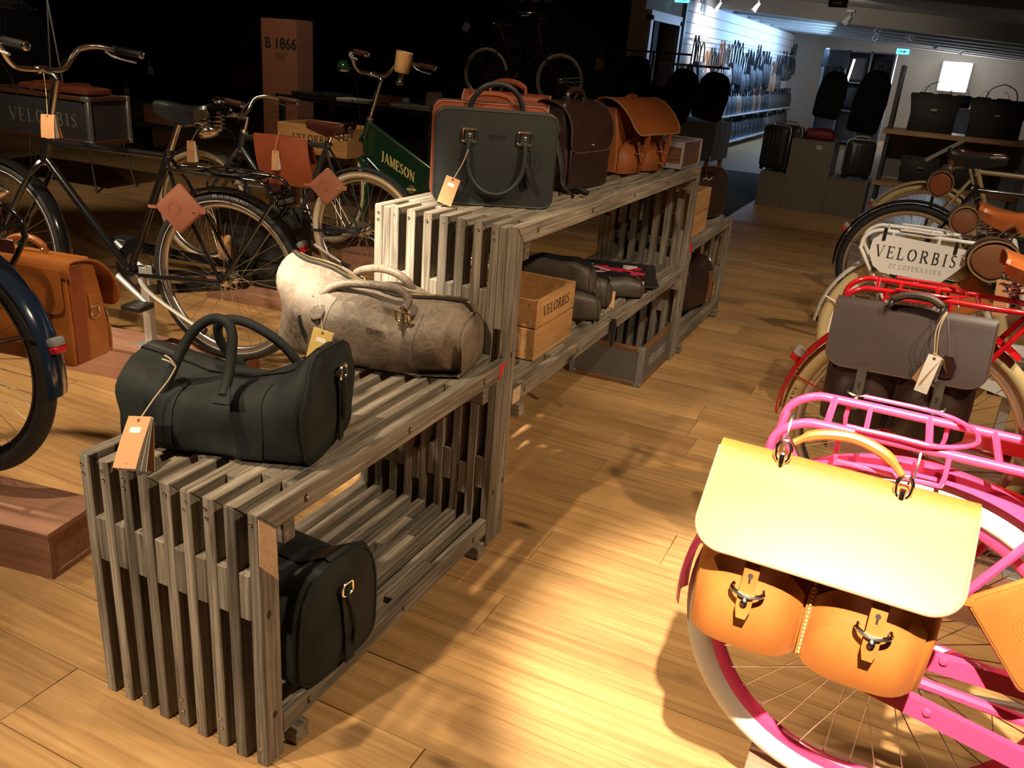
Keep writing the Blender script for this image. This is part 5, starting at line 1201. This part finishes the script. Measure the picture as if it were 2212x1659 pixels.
# green cargo bicycle: front crate, lettering, bell, wooden cup
crate('pine crate on the front of the green cargo bicycle', (-2.52,3.545,.735), rad(2), .52, .34, .175, tsize=.046, text_sides=('front',), rows=1)
hb_, rzb = CH['green']
RK = root('front_rack', 'black tubular front rack carrying the crate of the green bicycle', 'rack', (0,0,0), 0)
part('rail', G().tube([(-2.76,3.42,.725),(-2.28,3.44,.725)], .008, 8), 'paint_black', RK); part('rail', G().tube([(-2.76,3.67,.725),(-2.28,3.68,.725)], .008, 8), 'paint_black', RK)
for s in (-1, 1): part('leg', G().tube([bpos(hb_,rzb,(1.13,s*.07,.50)), (-2.52,3.545-s*.12,.722)], .008, 8), 'paint_black', RK)
def on_panel(a, b, h):
    return bpos(hb_, rzb, (.60-a*math.cos(.50)-b*math.sin(.50)*0, .0085+h, HZ+.215-a*math.sin(.42)+b))
g = G(); qs, w1 = serif('JAMESON', .060, .04, 1.55); k = .275/w1; put_text(g, [[(a*k, b) for a, b in q] for q in qs], on_panel, .0008)
LT = tag(part('panel_lettering', g, 'print_gold'), 'cream serif lettering on the dark green frame panel', 'lettering')
em = root('crest', 'small round copper crest under the lettering on the green panel', 'emblem', bpos(hb_, rzb, (.50,.010,HZ+.085)), rzb); part('ring', G().torus(.026, .002, 28, 6), 'brown_pouch', em); part('ring', G().torus(.017, .0016, 24, 6), 'print_gold', em); part('ribbon', G().box(-.034,.034,-.001,.002,-.006,.006,.001), 'print_gold', em)
BE = root('bicycle_bell', 'dark green bell on the handlebar of the cargo bicycle', 'bell', (-2.335,3.46,1.255), 0); part('dome', G().lathe([(.040,0),(.042,.010),(.038,.030),(.024,.046),(.004,.052)], 20), 'paint_green', BE); part('base', G().lathe([(.03,-.014),(.036,-.002)], 14), 'chrome', BE)
CU = root('wooden_cup', 'pale wooden cup in a holder on the green bicycle handlebar', 'cup', (-1.895,3.42,1.270), 0, rot=(0,rad(10),0)); part('cup', G().lathe([(.040,0),(.046,.01),(.048,.06),(.049,.115),(.043,.115),(.040,.02),(.002,.015)], 22, None, False), 'cup_wood', CU); part('holder', G().box(-.012,.012,-.012,.012,-.06,0,.002).lathe([(.014,-.02),(.014,.02)], 12, T(0,0,-.06) @ RX(PI/2)), 'steel', CU)

# tyre lettering
def tyre_text(key, txt, ang0, size, mat, side, rr=.335, rt=.021):
    hub, rz = CH[key]; g = G(); qs, w = serif(txt, size, .22, 1.2)
    sgn = side
    def fn(a, b, h):
        th = rad(ang0)+sgn*a/rr; r = rr+b; return bpos(hub, rz, (r*math.cos(th), side*(rt*.93+.0006+h), HZ+r*math.sin(th)))
    put_text(g, qs, fn, .0004); return g
tag(part('tyre_lettering', tyre_text('black', 'DELTA CRUISER PLUS', 96, .010, 'tyre_print', 1), 'tyre_print'), 'pale lettering along the sidewall of the black rear tyre', 'lettering')
tag(part('tyre_lettering', tyre_text('red', 'FRANK', 172, .016, 'tyre_print_dark', -1, .327, .025), 'tyre_print_dark'), 'dark lettering on the cream tyre of the red bicycle', 'lettering')
hbk, rzk = CH['black']
VP = root('rack_plate', 'black lettered plate at the back of the black bicycle rack', 'sign', bpos(hbk, rzk, (-.262,0,HZ+.345)), rzk); part('plate', G().box(-.004,.004,-.068,.068,-.02,.02,.003), 'paint_black', VP); g = G(); put_text(g, serif('VELORBIS', .018, .12)[0], plane_fn((-.004,0,0),(0,-1,0),(0,0,1)), .0006); part('lettering', g, 'ink_grey', VP)['kind'] = 'stuff'
# ------------------------------------------------------------------ left background, in the dark
TR = root('metal_trunk', 'grey trunk with brown wooden edges on thin legs at the left edge', 'trunk', (-6.12,4.35,.40), rad(5))
part('body', G().box(-.62,.62,-.22,.22,.03,.36,.006), 'trunk_grey', TR)
for z in (.0,.36):
    for y in (-.22,.22): part('edge_rail', G().box(-.63,.63,y-.014,y+.014,z,z+.035,.004), 'walnut_trim', TR)
    for x in (-.62,.62): part('edge_rail', G().box(x-.014,x+.014,-.22,.22,z,z+.035,.004), 'walnut_trim', TR)
for x in (-.62,.62):
    for y in (-.22,.22):
        part('corner_strip', G().box(x-.018,x+.018,y-.018,y+.018,.03,.37,.003), 'alu', TR)
        for z in (-.003,.358): part('corner_cap', G().box(x-(.06 if x > 0 else .02),x+(.02 if x > 0 else .06),y-.020,y+.020,z,z+.040,.004), 'alu', TR)
        part('leg', G().tube([(x*.9,y*.9,.0),(x*1.02,y*1.05,-.40)], .010, 8), 'steel', TR)
g = G(); put_text(g, serif('VELORBIS', .11, .2)[0], plane_fn((.10,-.222,.19),(1,0,0),(0,0,1)), .0008); part('lettering', g, 'ink_grey', TR)
LF = root('leather_folder', 'reddish leather folder with straps lying on the grey trunk', 'folder', (-5.95,4.35,.797), rad(4)); part('body', G().loft([[(a,b,z) for a,b in rrect(-.40+k,.40-k,-.16+k,.16-k,.05,4)] for z,k in ((0,.02),(.015,0),(.045,0),(.06,.03))]), 'cognac', LF)
for x in (-.2,.12): part('strap', G().tube(smooth_path([(x,-.165,.005),(x,-.165,.05),(x,-.1,.066),(x,.1,.066),(x,.165,.05),(x,.165,.005)],3), .018, 8, flat=.003), 'rust', LF)
CR_ = root('clothes_rack', 'thin metal clothes rack with trestle end in the dark', 'clothes rack', (-8.55,6.0,0), 0)
for x, dx in ((.36,.55),(.36,.20),(-1.3,-1.5),(-1.3,-1.1)): part('leg', G().tube([(x,0,1.58),(dx,.0,.0)], .012, 8), 'alu', CR_)
part('rail', G().tube([(-1.35,0,1.575),(.40,0,1.575)], .012, 8), 'alu', CR_)
for k in range(9):
    x = -8.62-.085*k; H_ = root('hanger', ('first','second','third','fourth','fifth','sixth','seventh','eighth','ninth')[k]+' wire hanger from the right on the dark clothes rack', 'hanger', (x,6.0,1.575), 0, 'hangers on the clothes rack')
    part('hook', G().tube(smooth_path([(0,-.012,.015),(0,0,.028),(0,.014,.015),(0,.004,-.02),(0,0,-.05)],3), .0025, 5), 'alu', H_); part('bar', G().tube([(0,0,-.05),(0,-.2,-.13),(0,.2,-.13),(0,0,-.05)], .0035, 5), 'alu', H_)
    C_ = root('dark_coat', ('first','second','third','fourth','fifth','sixth','seventh','eighth','ninth')[k]+' dark coat from the right on the clothes rack', 'coat', (x,6.0,0), 0, 'coats on the clothes rack')
    part('body', G().loft([[(a,b,z) for a,b in rrect(-t,t,-w,w,t*.9,3)] for z,t,w in ((.45,.03,.27),(.8,.034,.26),(1.2,.03,.24),(1.36,.025,.22),(1.44,.015,.09),(1.47,.01,.05))]), 'cloth_dark', C_)
    for s in (-1,1): part('sleeve', G().tube([(0,s*.21,1.36),(.01,s*.26,1.1),(.01,s*.27,.82)], [.045,.04,.03], 8), 'cloth_dark', C_)
BX = root('display_carton', 'tall brown carton column printed with a number and a saddle', 'carton', (-4.205,5.1,0), rad(-1))
part('column', G().box(-.19,.19,-.0,.22,.0,1.535,.003), 'cardboard', BX)
part('fold_line', G().box(-.1905,-.1895,-.0006,.0,.0,1.535), 'ink_brown', BX)
sans('lettering', 'B 1866', .122, 'ink', BX, T(.02,-.0010,1.335) @ RX(PI/2), .0006, .003)
part('saddle_print', G().prism([(-.068,.032),(.070,.030),(.078,.016),(.055,.0),(.03,-.030),(-.02,-.034),(-.055,-.005),(-.074,.018)], 0, .0009, T(.02,0,1.235) @ RX(PI/2)), 'ink_brown', BX)
for k, (t_, z) in enumerate((('HANDBUILT SADDLES', .775),('AND LEATHER', .735))): sans('small_print', t_, .028, 'ink_brown', BX, T(.02,-.0009,z) @ RX(PI/2), .0004)
TBk = root('display_table', 'low black table with dark accessories behind the green bicycle', 'table', (-3.30,5.0,0), 0)
part('table_top', G().box(-.62,.85,-.3,.45,.93,.965,.003), 'paint_black', TBk)
for x in (-.58,.81):
    for y in (-.26,.41): part('leg', G().box(x-.02,x+.02,y-.02,y+.02,0,.93,.002), 'paint_black', TBk)
for k, (x, y, w, d, h, m_, lab, cat) in enumerate(((-3.72,4.95,.16,.11,.02,'print_dark','thin dark booklet at the left end of the black table','booklet'),(-3.55,5.0,.14,.10,.03,'black_leather','flat black leather case on the black table','case'),(-3.25,4.92,.15,.10,.012,'card_white','pale open booklet in the middle of the black table','booklet'),(-3.02,5.05,.12,.09,.05,'bag_tan','small tan wallet on the black table','wallet'),(-2.78,4.98,.16,.12,.016,'card_white','pale leaflet near the right end of the black table','leaflet'))):
    o = root('table_item', lab, cat, (x,y,.966), rad(10*k-15), 'items on the black table'); part('cover', G().box(-w,w,-d,d,0,h,.002), m_, o); part('clasp', G().box(-.01,.01,-d-.002,-d+.01,h*.3,h*.7), 'steel', o)
ea = root('easel_book', 'black framed picture book leaning on the black table', 'book', (-2.62,5.0,.967), rad(25)); part('board', G().box(-.10,.10,-.006,.006,0,.20,.002,T(0,.02,0) @ RX(-.9)), 'print_dark', ea); part('page', G().box(-.05,.07,-.009,-.0065,.02,.17,0,T(0,.02,0) @ RX(-.9)), 'card_white', ea)
# display bicycle on a dark base in front of the black wall
bike('dim classic bicycle displayed against the black wall', (-4.88,10.3,.60), 0, dict(frame='saddle_brown', tyre='rubber_cream', rim='rim_alu', saddle='saddle_black', rt=.020, spokes='joined', light=False, case=True, casemat='saddle_brown', fenders=False, post=.14))
pb = root('display_podium', 'black base carrying the bicycle by the black wall', 'base', (-4.4,10.3,0), 0); part('body', G().box(-1.0,1.2,-.3,.3,0,.735,.004), 'wall_black', pb); part('top', G().box(-1.02,1.22,-.32,.32,.735,.744,.002), 'bag_black', pb)
# dim garments on the black wall
rg = random.Random(5); k = 0
NW = ['first','second','third','fourth','fifth','sixth','seventh','eighth','ninth','tenth','eleventh','twelfth']
for i in range(10):
    x = -10.4+i*.62; red = i in (1, 2)
    for z0 in ((1.15,.45) if red else (.55,)):
        R = root('hanging_garment', f"{'dull red' if red else 'black'} garment, {NW[i]} from the left on the black wall{' upper' if z0 > 1 else ''}", 'garment', (x,10.85,0), 0, 'garments on the black wall')
        hh = .42 if red else 1.1
        part('front', G().loft([[(a,b,z) for a,b in rrect(-w,w,-.06,.06,.03,3)] for z,w in ((z0,.24),(z0+hh*.5,.25),(z0+hh*.85,.24),(z0+hh,.15))]), 'dim_red' if red else 'cloth_dark', R)
        part('hanger_bar', G().tube([(-.2,0,z0+hh+.005),(0,0,z0+hh+.06),(.2,0,z0+hh+.005)], .006, 6), 'steel', R)
for k, (x, y, z, rot) in enumerate(((-9.36,8.0,.52,.05),(-8.87,8.0,.85,-.05),(-4.94,9.8,1.72,.5),(-4.75,9.6,.56,.5),(-2.42,8.2,1.42,.1))):
    t_ = root('wall_tag', f'small grey tag hanging in the dark, {NW[k]} from the left', 'tag', (x,y,z), 0, 'grey tags in the dark'); part('card', G().box(-.05,.05,-.001,.001,-.11,.0,0,RY(rot)), 'bag_grey', t_); part('string', G().tube([(0,0,0),(0,0,.12)], .002, 4), 'twine', t_)
bw_ = root('shelf_box', 'dull brown box low in the dark by the wall', 'box', (-6.55,6.1,.39), 0); part('carton', G().box(-.3,.3,-.1,.15,0,.18,.003), 'cardboard', bw_); part('lid', G().box(-.305,.305,-.105,.155,.18,.195,.002), 'cardboard', bw_)
pbx = root('low_bench', 'low dark bench against the dark', 'bench', (-6.2,6.1,0), 0); part('seat', G().box(-1.0,1.0,-.25,.25,.36,.388,.003), 'wall_black', pbx)
for x in (-.9,.9): part('leg', G().box(x-.03,x+.03,-.2,.2,0,.36), 'wall_black', pbx)
o = sans('wall_lettering', 'B1866', .42, 'ink_grey', None, T(-4.75,10.99,2.21) @ RX(PI/2), .004); tag(o, 'dim number lettering on the black wall, cut by the top edge', 'lettering')

# ------------------------------------------------------------------ right background: slatwall with hanging bags
def tote_mesh(w, h, d, n=5):
    g = G().loft([[(a,b,z) for a,b in rrect(-ww,ww,-dd,dd,min(ww,dd)*.6,3)] for z,ww,dd in ((0,w*.42,d*.45),(.012,w*.47,d*.5),(h*.5,w*.5,d*.5),(h*.92,w*.45,d*.32),(h,w*.43,d*.18))]); return g
def strap_mesh(w, h, s, y):
    return G().tube(smooth_path([(-w*.28,y,h*.88),(-w*.22,y,h+s*.6),(-w*.05,y,h+s),(w*.05,y,h+s),(w*.22,y,h+s*.6),(w*.28,y,h*.88)],3), .010, 6, flat=.004)
_pm = {}
def wide_tote(w, h, d):
    return G().loft([[(a,b,z) for a,b in rrect(-ww,ww,-dd,dd,.012,2)] for z,ww,dd in ((0,w*.44,d*.5),(.01,w*.45,d*.5),(h*.45,w*.44,d*.42),(h*.75,w*.48,d*.30),(h*.93,w*.52,d*.16),(h,w*.50,d*.10))])
def hung_bag(label, mat, loc, w, h, d, s, rz, group, wide=False):
    key = (mat, w, h, d, s, wide)
    if key not in _pm: _pm[key] = (mesh('body', wide_tote(w,h,d) if wide else tote_mesh(w,h,d), mat), mesh('handle', strap_mesh(w,h,s,-d*.2), mat), mesh('handle', strap_mesh(w,h,s,d*.2), mat), mesh('clasp', G().box(-.03,.03,-d*.5-.006,-d*.5+.004,h*.55,h*.62,.002), 'steel'))
    R = root('handbag', label, 'handbag', loc, rz, group)
    b_, a_, c_, e_ = _pm[key]; link('body', b_, R); link('handle', a_, R); link('handle', c_, R); link('clasp', e_, R)
    return R
rb = random.Random(21); rows = [(1.08,'top'),(.62,'middle'),(.14,'bottom')]
sizes = [(.44,.36,.14,.36),(.32,.30,.12,.42),(.52,.34,.16,.28),(.30,.40,.12,.24)]
for z0, rn in rows:
    yy = 12.75; k = 0
    while yy < 23.0:
        w, h, d, s = sizes[rb.randrange(4)]
        if rn != 'top': s = min(s, .12); h = min(h, .32)
        mm = 'bag_black'
        if yy < 15.4: mm = rb.choice(('bag_black','bag_brown','bag_tan','bag_grey','bag_tan'))
        elif rb.random() < .12: mm = 'bag_brown'
        cn = {'bag_black':'black','bag_brown':'brown','bag_tan':'tan','bag_grey':'grey'}[mm]
        num = (NW+['thirteenth','fourteenth','fifteenth','sixteenth','seventeenth','eighteenth','nineteenth','twentieth','twenty-first','twenty-second','twenty-third','twenty-fourth','twenty-fifth','twenty-sixth','twenty-seventh','twenty-eighth','twenty-ninth','thirtieth','thirty-first','thirty-second','thirty-third','thirty-fourth','thirty-fifth','thirty-sixth','thirty-seventh','thirty-eighth','thirty-ninth','fortieth'])[k]
        hung_bag(f'{cn} handbag on the slatwall, {num} from the doorway in the {rn} row', mm, (-2.56,yy,z0+(rb.uniform(-.10,.10)+(.22 if yy > 20.8 else 0) if rn == 'top' else .003)), w, h, d, s, rad(90), 'bags on the slatwall'); k += 1
        yy += w*1.02
    if rn != 'top':
        sh = root('wall_shelf', f'long metal shelf on the slatwall under the {rn} row of bags', 'shelf', (-2.72,12.5,z0-.02), 0, 'slatwall shelves'); part('plate', G().box(0,.32,0,10.6,0,.015,.002), 'alu', sh)
        for q in range(8): part('bracket', G().box(0,.26,q*1.5+.05,q*1.5+.06,-.06,0), 'alu', sh)
# hooks for the top row
hk = root('hook_rail', 'white metal hook rail across the slatwall above the bags', 'hook rail', (-2.72,12.5,1.80), 0); part('rail', G().box(0,.02,0,10.6,0,.02), 'frame_white', hk)
for q in range(20): part('hook', G().tube([(.02,.3+.52*q,.01),(.20,.3+.52*q,.012),(.215,.3+.52*q,.03)], .005, 6), 'frame_white', hk)
# backpacks hanging on a black stand
SD = root('bag_stand', 'black metal stand with cross bar holding backpacks', 'stand', (-1.42,8.05,0), 0); part('pole', G().tube([(0,.05,0),(0,.05,1.44)], .016, 10), 'post_light', SD); part('cross_bar', G().tube([(-.32,.05,1.43),(.42,.05,1.43)], .012, 8), 'post_light', SD)
for a in (0,2.1,4.2): part('foot', G().tube([(0,.05,.05),(.3*math.cos(a),.05+.3*math.sin(a),.012)], .012, 8), 'post_light', SD)
def backpack(label, loc, rz, w=.30, h=.5, d=.18, tilt=0):
    R = root('backpack', label, 'backpack', loc, 0, 'black backpacks on the stand', rot=(0,tilt,rz))
    part('body', G().loft([[(a,b,z) for a,b in rrect(-ww,ww,-dd,dd,min(ww,dd)*.7,4)] for z,ww,dd in ((0,w*.38,d*.4),(.03,w*.46,d*.5),(h*.5,w*.5,d*.5),(h*.8,w*.45,d*.45),(h*.95,w*.32,d*.3),(h,w*.15,d*.15))]), 'cloth_black', R, ang=70)
    part('pocket', G().box(-w*.36,w*.36,-d*.64,-d*.45,h*.08,h*.45,.02,None,2), 'cloth_black', R)
    for s in (-1,1): part('shoulder_strap', G().tube(smooth_path([(s*.07,d*.4,h*.9),(s*.09,d*.75,h*.6),(s*.09,d*.7,h*.25),(s*.10,d*.4,h*.1)],3), .025, 6, flat=.006), 'cloth_black', R)
    part('top_loop', G().tube(smooth_path([(-.03,0,h*.98),(0,0,h+.07),(.03,0,h*.98)],3), .006, 6), 'cloth_black', R)
    return R
backpack('large black backpack hanging left on the stand', (-1.49,7.92,.88), rad(20), .34, .52, .2, .22)
backpack('large black backpack hanging right on the stand by the slatwall', (-1.15,8.0,.93), rad(-10), .33, .46, .2, .16)
backpack('bulky black backpack further left before the doorway', (-2.28,9.0,.98), rad(10), .42, .5, .24, 0)
backpack('second bulky black backpack partly hidden by the tall bench', (-1.92,8.6,.70), rad(10), .40, .5, .24, 0)
SD2 = root('bag_stand', 'black rack with long bar behind the bulky backpacks', 'stand', (-2.12,8.95,0), 0); part('pole', G().tube([(0,.2,0),(0,.2,1.55)], .016, 8), 'post_grey', SD2); part('cross_bar', G().tube([(-.45,.2,1.54),(.45,.2,1.54)], .012, 8), 'post_grey', SD2)
TC = root('cloth_table', 'table draped with a blue-grey cloth behind the backpacks', 'table', (-1.36,8.78,0), rad(-4))
part('table_top', G().box(-.24,.24,-.3,.3,.84,.868,.003), 'shelf_beech', TC)
for x in (-.2,.2):
    for y in (-.26,.26): part('leg', G().box(x-.02,x+.02,y-.02,y+.02,0,.84), 'shelf_beech', TC)
CL_ = root('table_cloth', 'blue-grey cloth hanging over the small table', 'cloth', (-1.36,8.78,.8685), rad(-4))
part('top_sheet', G().box(-.25,.25,-.31,.31,0,.004,.001), 'cloth_blue', CL_)
for (x0,y0,x1,y1) in ((-.25,-.312,.25,-.312),(.252,-.31,.252,.31),(.25,.312,-.25,.312),(-.252,.31,-.252,-.31)):
    part('side_drape', G().grid(lambda u, v: (x0+(x1-x0)*u+(.012*math.sin(u*19)*v if x0 == x1 else 0), y0+(y1-y0)*u+(.012*math.sin(u*17)*v if y0 == y1 else 0), .003-.40*v), 24, 6, .002), 'cloth_blue', CL_)
# grey stepped platform with suitcases
def plat(label, x0, x1, y0, y1, h):
    R = root('platform_block', label, 'platform', ((x0+x1)/2,(y0+y1)/2,0), 0, 'grey display platform'); w, d = (x1-x0)/2, (y1-y0)/2
    part('front_panel', G().box(-w,w,-d,-d+.018,0,h-.018,.001), 'platform_grey', R); part('back_panel', G().box(-w,w,d-.018,d,0,h-.018,.001), 'platform_grey', R); part('top_panel', G().box(-w,w,-d,d,h-.018,h,.0015), 'platform_grey', R)
    for s in (-1,1): part('side_panel', G().box(s*w-.009-s*.009,s*w+.009-s*.009,-d+.018,d-.018,0,h-.018), 'platform_grey', R)
    return R
plat('low left block of the grey platform', -.685, -.402, 9.1, 9.75, .375)
plat('tall middle block of the grey platform', -.40, .055, 9.1, 9.75, .765)
plat('low right block of the grey platform', .057, .47, 9.1, 9.75, .385)
o = root('price_card', 'small white card on the front of the tall platform block', 'card', (-.10,9.097,.70), 0); part('card', G().box(-.03,.03,-.002,.0,-.02,.02,0), 'card_white', o); part('line', G().box(-.02,.02,-.003,-.002,-.004,.004), 'ink_grey', o)
def suitcase(label, loc, rz, w, h, d, mat, tilt=0, handle=True, group='suitcases on the platform'):
    R = root('suitcase', label, 'suitcase', loc, 0, group, rot=(0,tilt,rz))
    part('shell', G().loft([[(a,y,b) for a,b in rrect(-w/2+k,w/2-k,.03+k,h-k,.05,4)] for y,k in ((-d/2,.03),(-d/2+.03,0),(-.004,0),(-.003,.004),(.003,.004),(.004,0),(d/2-.03,0),(d/2,.03))]), mat, R)
    for k in range(5): part('rib', G().box(-w*.36+k*w*.18-.006,-w*.36+k*w*.18+.006,-d/2-.004,-d/2+.01,h*.12,h*.88,.003), mat, R)
    part('edge_trim', G().tube([Vector((a,0,b)) for a,b in rrect(-w/2-.002,w/2+.002,.028,h+.002,.05,4)], .008, 6, True), 'alu', R)
    for x in (-w*.38,w*.38):
        for y in (-d*.3,d*.3): part('wheel', G().lathe([(.022,-.012),(.024,0),(.022,.012)], 12, T(x,y,.024) @ RX(PI/2)), 'plastic_black', R)
    if handle: part('handle', G().tube(smooth_path([(-.07,0,h),(-.07,0,h+.035),(.07,0,h+.035),(.07,0,h)],3), .010, 8), 'alu', R)
    return R
suitcase('black shell suitcase standing left on the grey platform', (-.585,9.30,.376), rad(-25), .30, .50, .2, 'suit_dark')
suitcase('second black suitcase behind the left one on the platform', (-.50,9.58,.376), rad(-25), .30, .50, .16, 'suit_dark')
suitcase('black trolley leaning on the right platform block', (.30,9.42,.386), rad(15), .30, .42, .2, 'suit_dark')
rbag = Duffel([(-.15,.14,.085,0,0),(-.13,.17,.115,0,.1),(0,.18,.12,0,.1),(.13,.17,.115,0,.1),(.15,.14,.085,0,0)], .006, 12, 4, 18, 14)
o = root('holdall', 'small red holdall on top of the tall platform block', 'bag', (-.15,9.35,.766), rad(3)); part('body', rbag.geo(), 'bag_red', o, ang=60); part('zip', rbag.zip(.1,.9), 'bag_black', o)
for (lab, x, y, z, w, h, rz) in (('dark travel bag hanging left behind the platform',-.26,10.5,.95,.34,.55,.1),('long dark garment bag hanging right behind the platform',.16,10.95,.80,.40,.75,-.15)):
    backpack(lab, (x,y,z), rz, w, h, .2, .10)
# tall wooden-shelf rack with totes
RA = root('shelf_rack', 'grey metal rack with beech shelves carrying black totes', 'shelf rack', (0,9.2,0), 0)
part('post', G().box(.535,.575,.0,.04,0,1.60,.003), 'post_grey', RA); part('post', G().box(.535,.575,.42,.46,0,1.60,.003), 'post_grey', RA); part('post', G().box(1.86,1.93,-.02,.06,0,1.75,.003), 'post_light', RA); part('post', G().box(1.86,1.93,.42,.48,0,1.75,.003), 'post_light', RA)
part('shelf_board', G().box(.50,1.90,-.03,.48,.915,.965,.003), 'shelf_beech', RA); part('shelf_board', G().box(.50,1.90,-.03,.48,.375,.425,.003), 'shelf_beech', RA); part('back_panel', G().box(.54,1.90,.47,.48,.43,.91), 'bag_grey', RA)
for (lab, x, y, z, w, h, d, s) in (('wide black tote on the left of the beech shelf',.94,9.42,.966,.50,.38,.16,.12),('wide black tote on the right of the beech shelf',1.54,9.42,.966,.55,.38,.16,.14),('black work bag on the lower beech shelf',.95,9.42,.426,.44,.28,.16,.13),('second black bag on the lower beech shelf at right',1.45,9.42,.426,.40,.30,.16,.12)):
    hung_bag(lab, 'bag_black', (x,y,z), w, h, d, s, 0, 'black totes on the rack', True)
o = root('leaning_panel', 'white narrow display panel tilted in front of the rack', 'panel', (1.10,7.2,0), 0); part('board', G().box(-.16,.16,-.08,.08,-.012,.012,.003,T(0,0,.93) @ RY(-.65)), 'card_white', o); part('stem', G().tube([(0,0,0),(0,0,.92)], .014, 8), 'post_grey', o); part('foot', G().box(-.15,.15,-.12,.12,0,.015,.003), 'post_grey', o)
# back of the shop: cabinet with suitcases, screens, hanging lamps and exit signs
CA = root('wall_cabinet', 'grey wall cabinet with luggage at the far end', 'cabinet', (-.80,20.2,0), 0)
part('back_board', G().box(-.72,.72,.42,.44,0,2.0), 'bag_grey', CA)
for x in (-.72,-.24,.24,.72): part('upright', G().box(x-.02,x+.02,0,.44,0,2.0), 'post_light', CA)
for z in (.05,.72,1.32,1.96): part('shelf_board', G().box(-.72,.72,0,.44,z,z+.03), 'post_light', CA)
for k, (x, z, m_) in enumerate(((-.02,1.352,'suit_grey'),(.17 if False else .46,1.352,'suit_dark'),(-.48,1.352,'suit_dark'),(0,.752,'suit_dark'),(.48,.752,'suit_dark'),(-.48,.752,'suit_grey'))):
    suitcase(f"{'grey' if m_ == 'suit_grey' else 'dark'} suitcase in the far cabinet, {NW[k]} one", (-.80+x,20.4,z), 0, .34, .50, .2, m_, 0, False, 'luggage in the far cabinet')
o = root('wall_screen', 'dark screen high on the far cabinet', 'screen', (-1.25,19.9,1.62), 0); part('panel', G().box(-.28,.28,-.02,.02,0,.34,.004), 'print_dark', o); part('bezel', G().box(-.29,.29,0,.03,-.01,.35,.003), 'plastic_black', o)
o = root('light_tube', 'short bright tube light by the far cabinet', 'lamp', (-.92,19.8,1.35), 0, rot=(0,.12,0)); part('tube', G().lathe([(.02,0),(.022,.01),(.022,.45),(.02,.46)], 10), 'lamp_glow', o); part('cap', G().lathe([(.025,-.02),(.025,0)], 10), 'alu', o)
def exit_sign(label, loc, glow='exit_glow'):
    R = root('exit_sign', label, 'exit sign', loc, 0, 'green exit signs'); part('housing', G().box(-.115,.115,-.02,.02,-.05,.06,.004), 'frame_white', R); part('panel', G().box(-.105,.105,-.024,-.0205,-.045,.045), glow, R)
    part('arrow', G().prism([(-.06,-.008),(.02,-.008),(.02,-.025),(.055,0),(.02,.025),(.02,.008),(-.06,.008)], 0, .002, T(0,-.0245,0) @ RX(PI/2)), 'paper', R); part('rod', G().tube([(0,0,.06),(0,0,.36)], .006, 6), 'steel', R)
exit_sign('small glowing exit sign in the far room', (.205,16.4,1.93)); exit_sign('glowing exit sign above the doorway at the top edge', (-2.55,11.6,2.27)); exit_sign('dark green exit sign at the top edge above the beam', (-.42,11.0,2.28), 'paint_green')
def track_spot(label, loc, aim):
    R = root('track_spot', label, 'spotlight', loc, 0, 'track spotlights'); d = Vector(aim)
    part('mount', G().box(-.06,.06,-.02,.02,.0,.03,.003), 'frame_white', R); part('stem', G().tube([(0,0,0),(0,0,-.06)], .010, 8), 'frame_white', R); part('can', G().lathe([(.025,-.02),(.03,0),(.045,.10),(.048,.12)], 14, align(d,(0,0,-.08))), 'frame_white', R)
for k, (x, y, z) in enumerate(((-1.86,13.4,2.46),(-2.45,13.4,2.44),(-.6,14.4,2.40),(-.2,15.7,2.36),(.3,17.0,2.34),(-.4,18.3,2.34),(.7,19.6,2.30),(1.2,20.9,2.26))): track_spot(f'white track spotlight under the far ceiling, {NW[k]} one from the front', (x,y,z), (-.5,-.2,-.8))
CO = root('sales_counter', 'dark counter with small goods before the far window', 'counter', (1.4,19.5,0), 0); part('body', G().box(-.9,.9,-.3,.3,0,1.0,.004), 'bag_grey', CO); part('top', G().box(-.93,.93,-.33,.33,1.0,1.03,.003), 'shelf_beech', CO)
for k in range(5): hung_bag(f'dark bag on the far counter, {NW[k]} from the left', 'bag_black', (.7+.36*k,19.5,1.031), .30, .24, .14, .12, 0, 'bags on the far counter')

for o_ in bpy.data.objects:
    if o_.parent is not None and o_.name.split('.')[0] in ('lettering', 'small_print'): o_['kind'] = 'stuff'
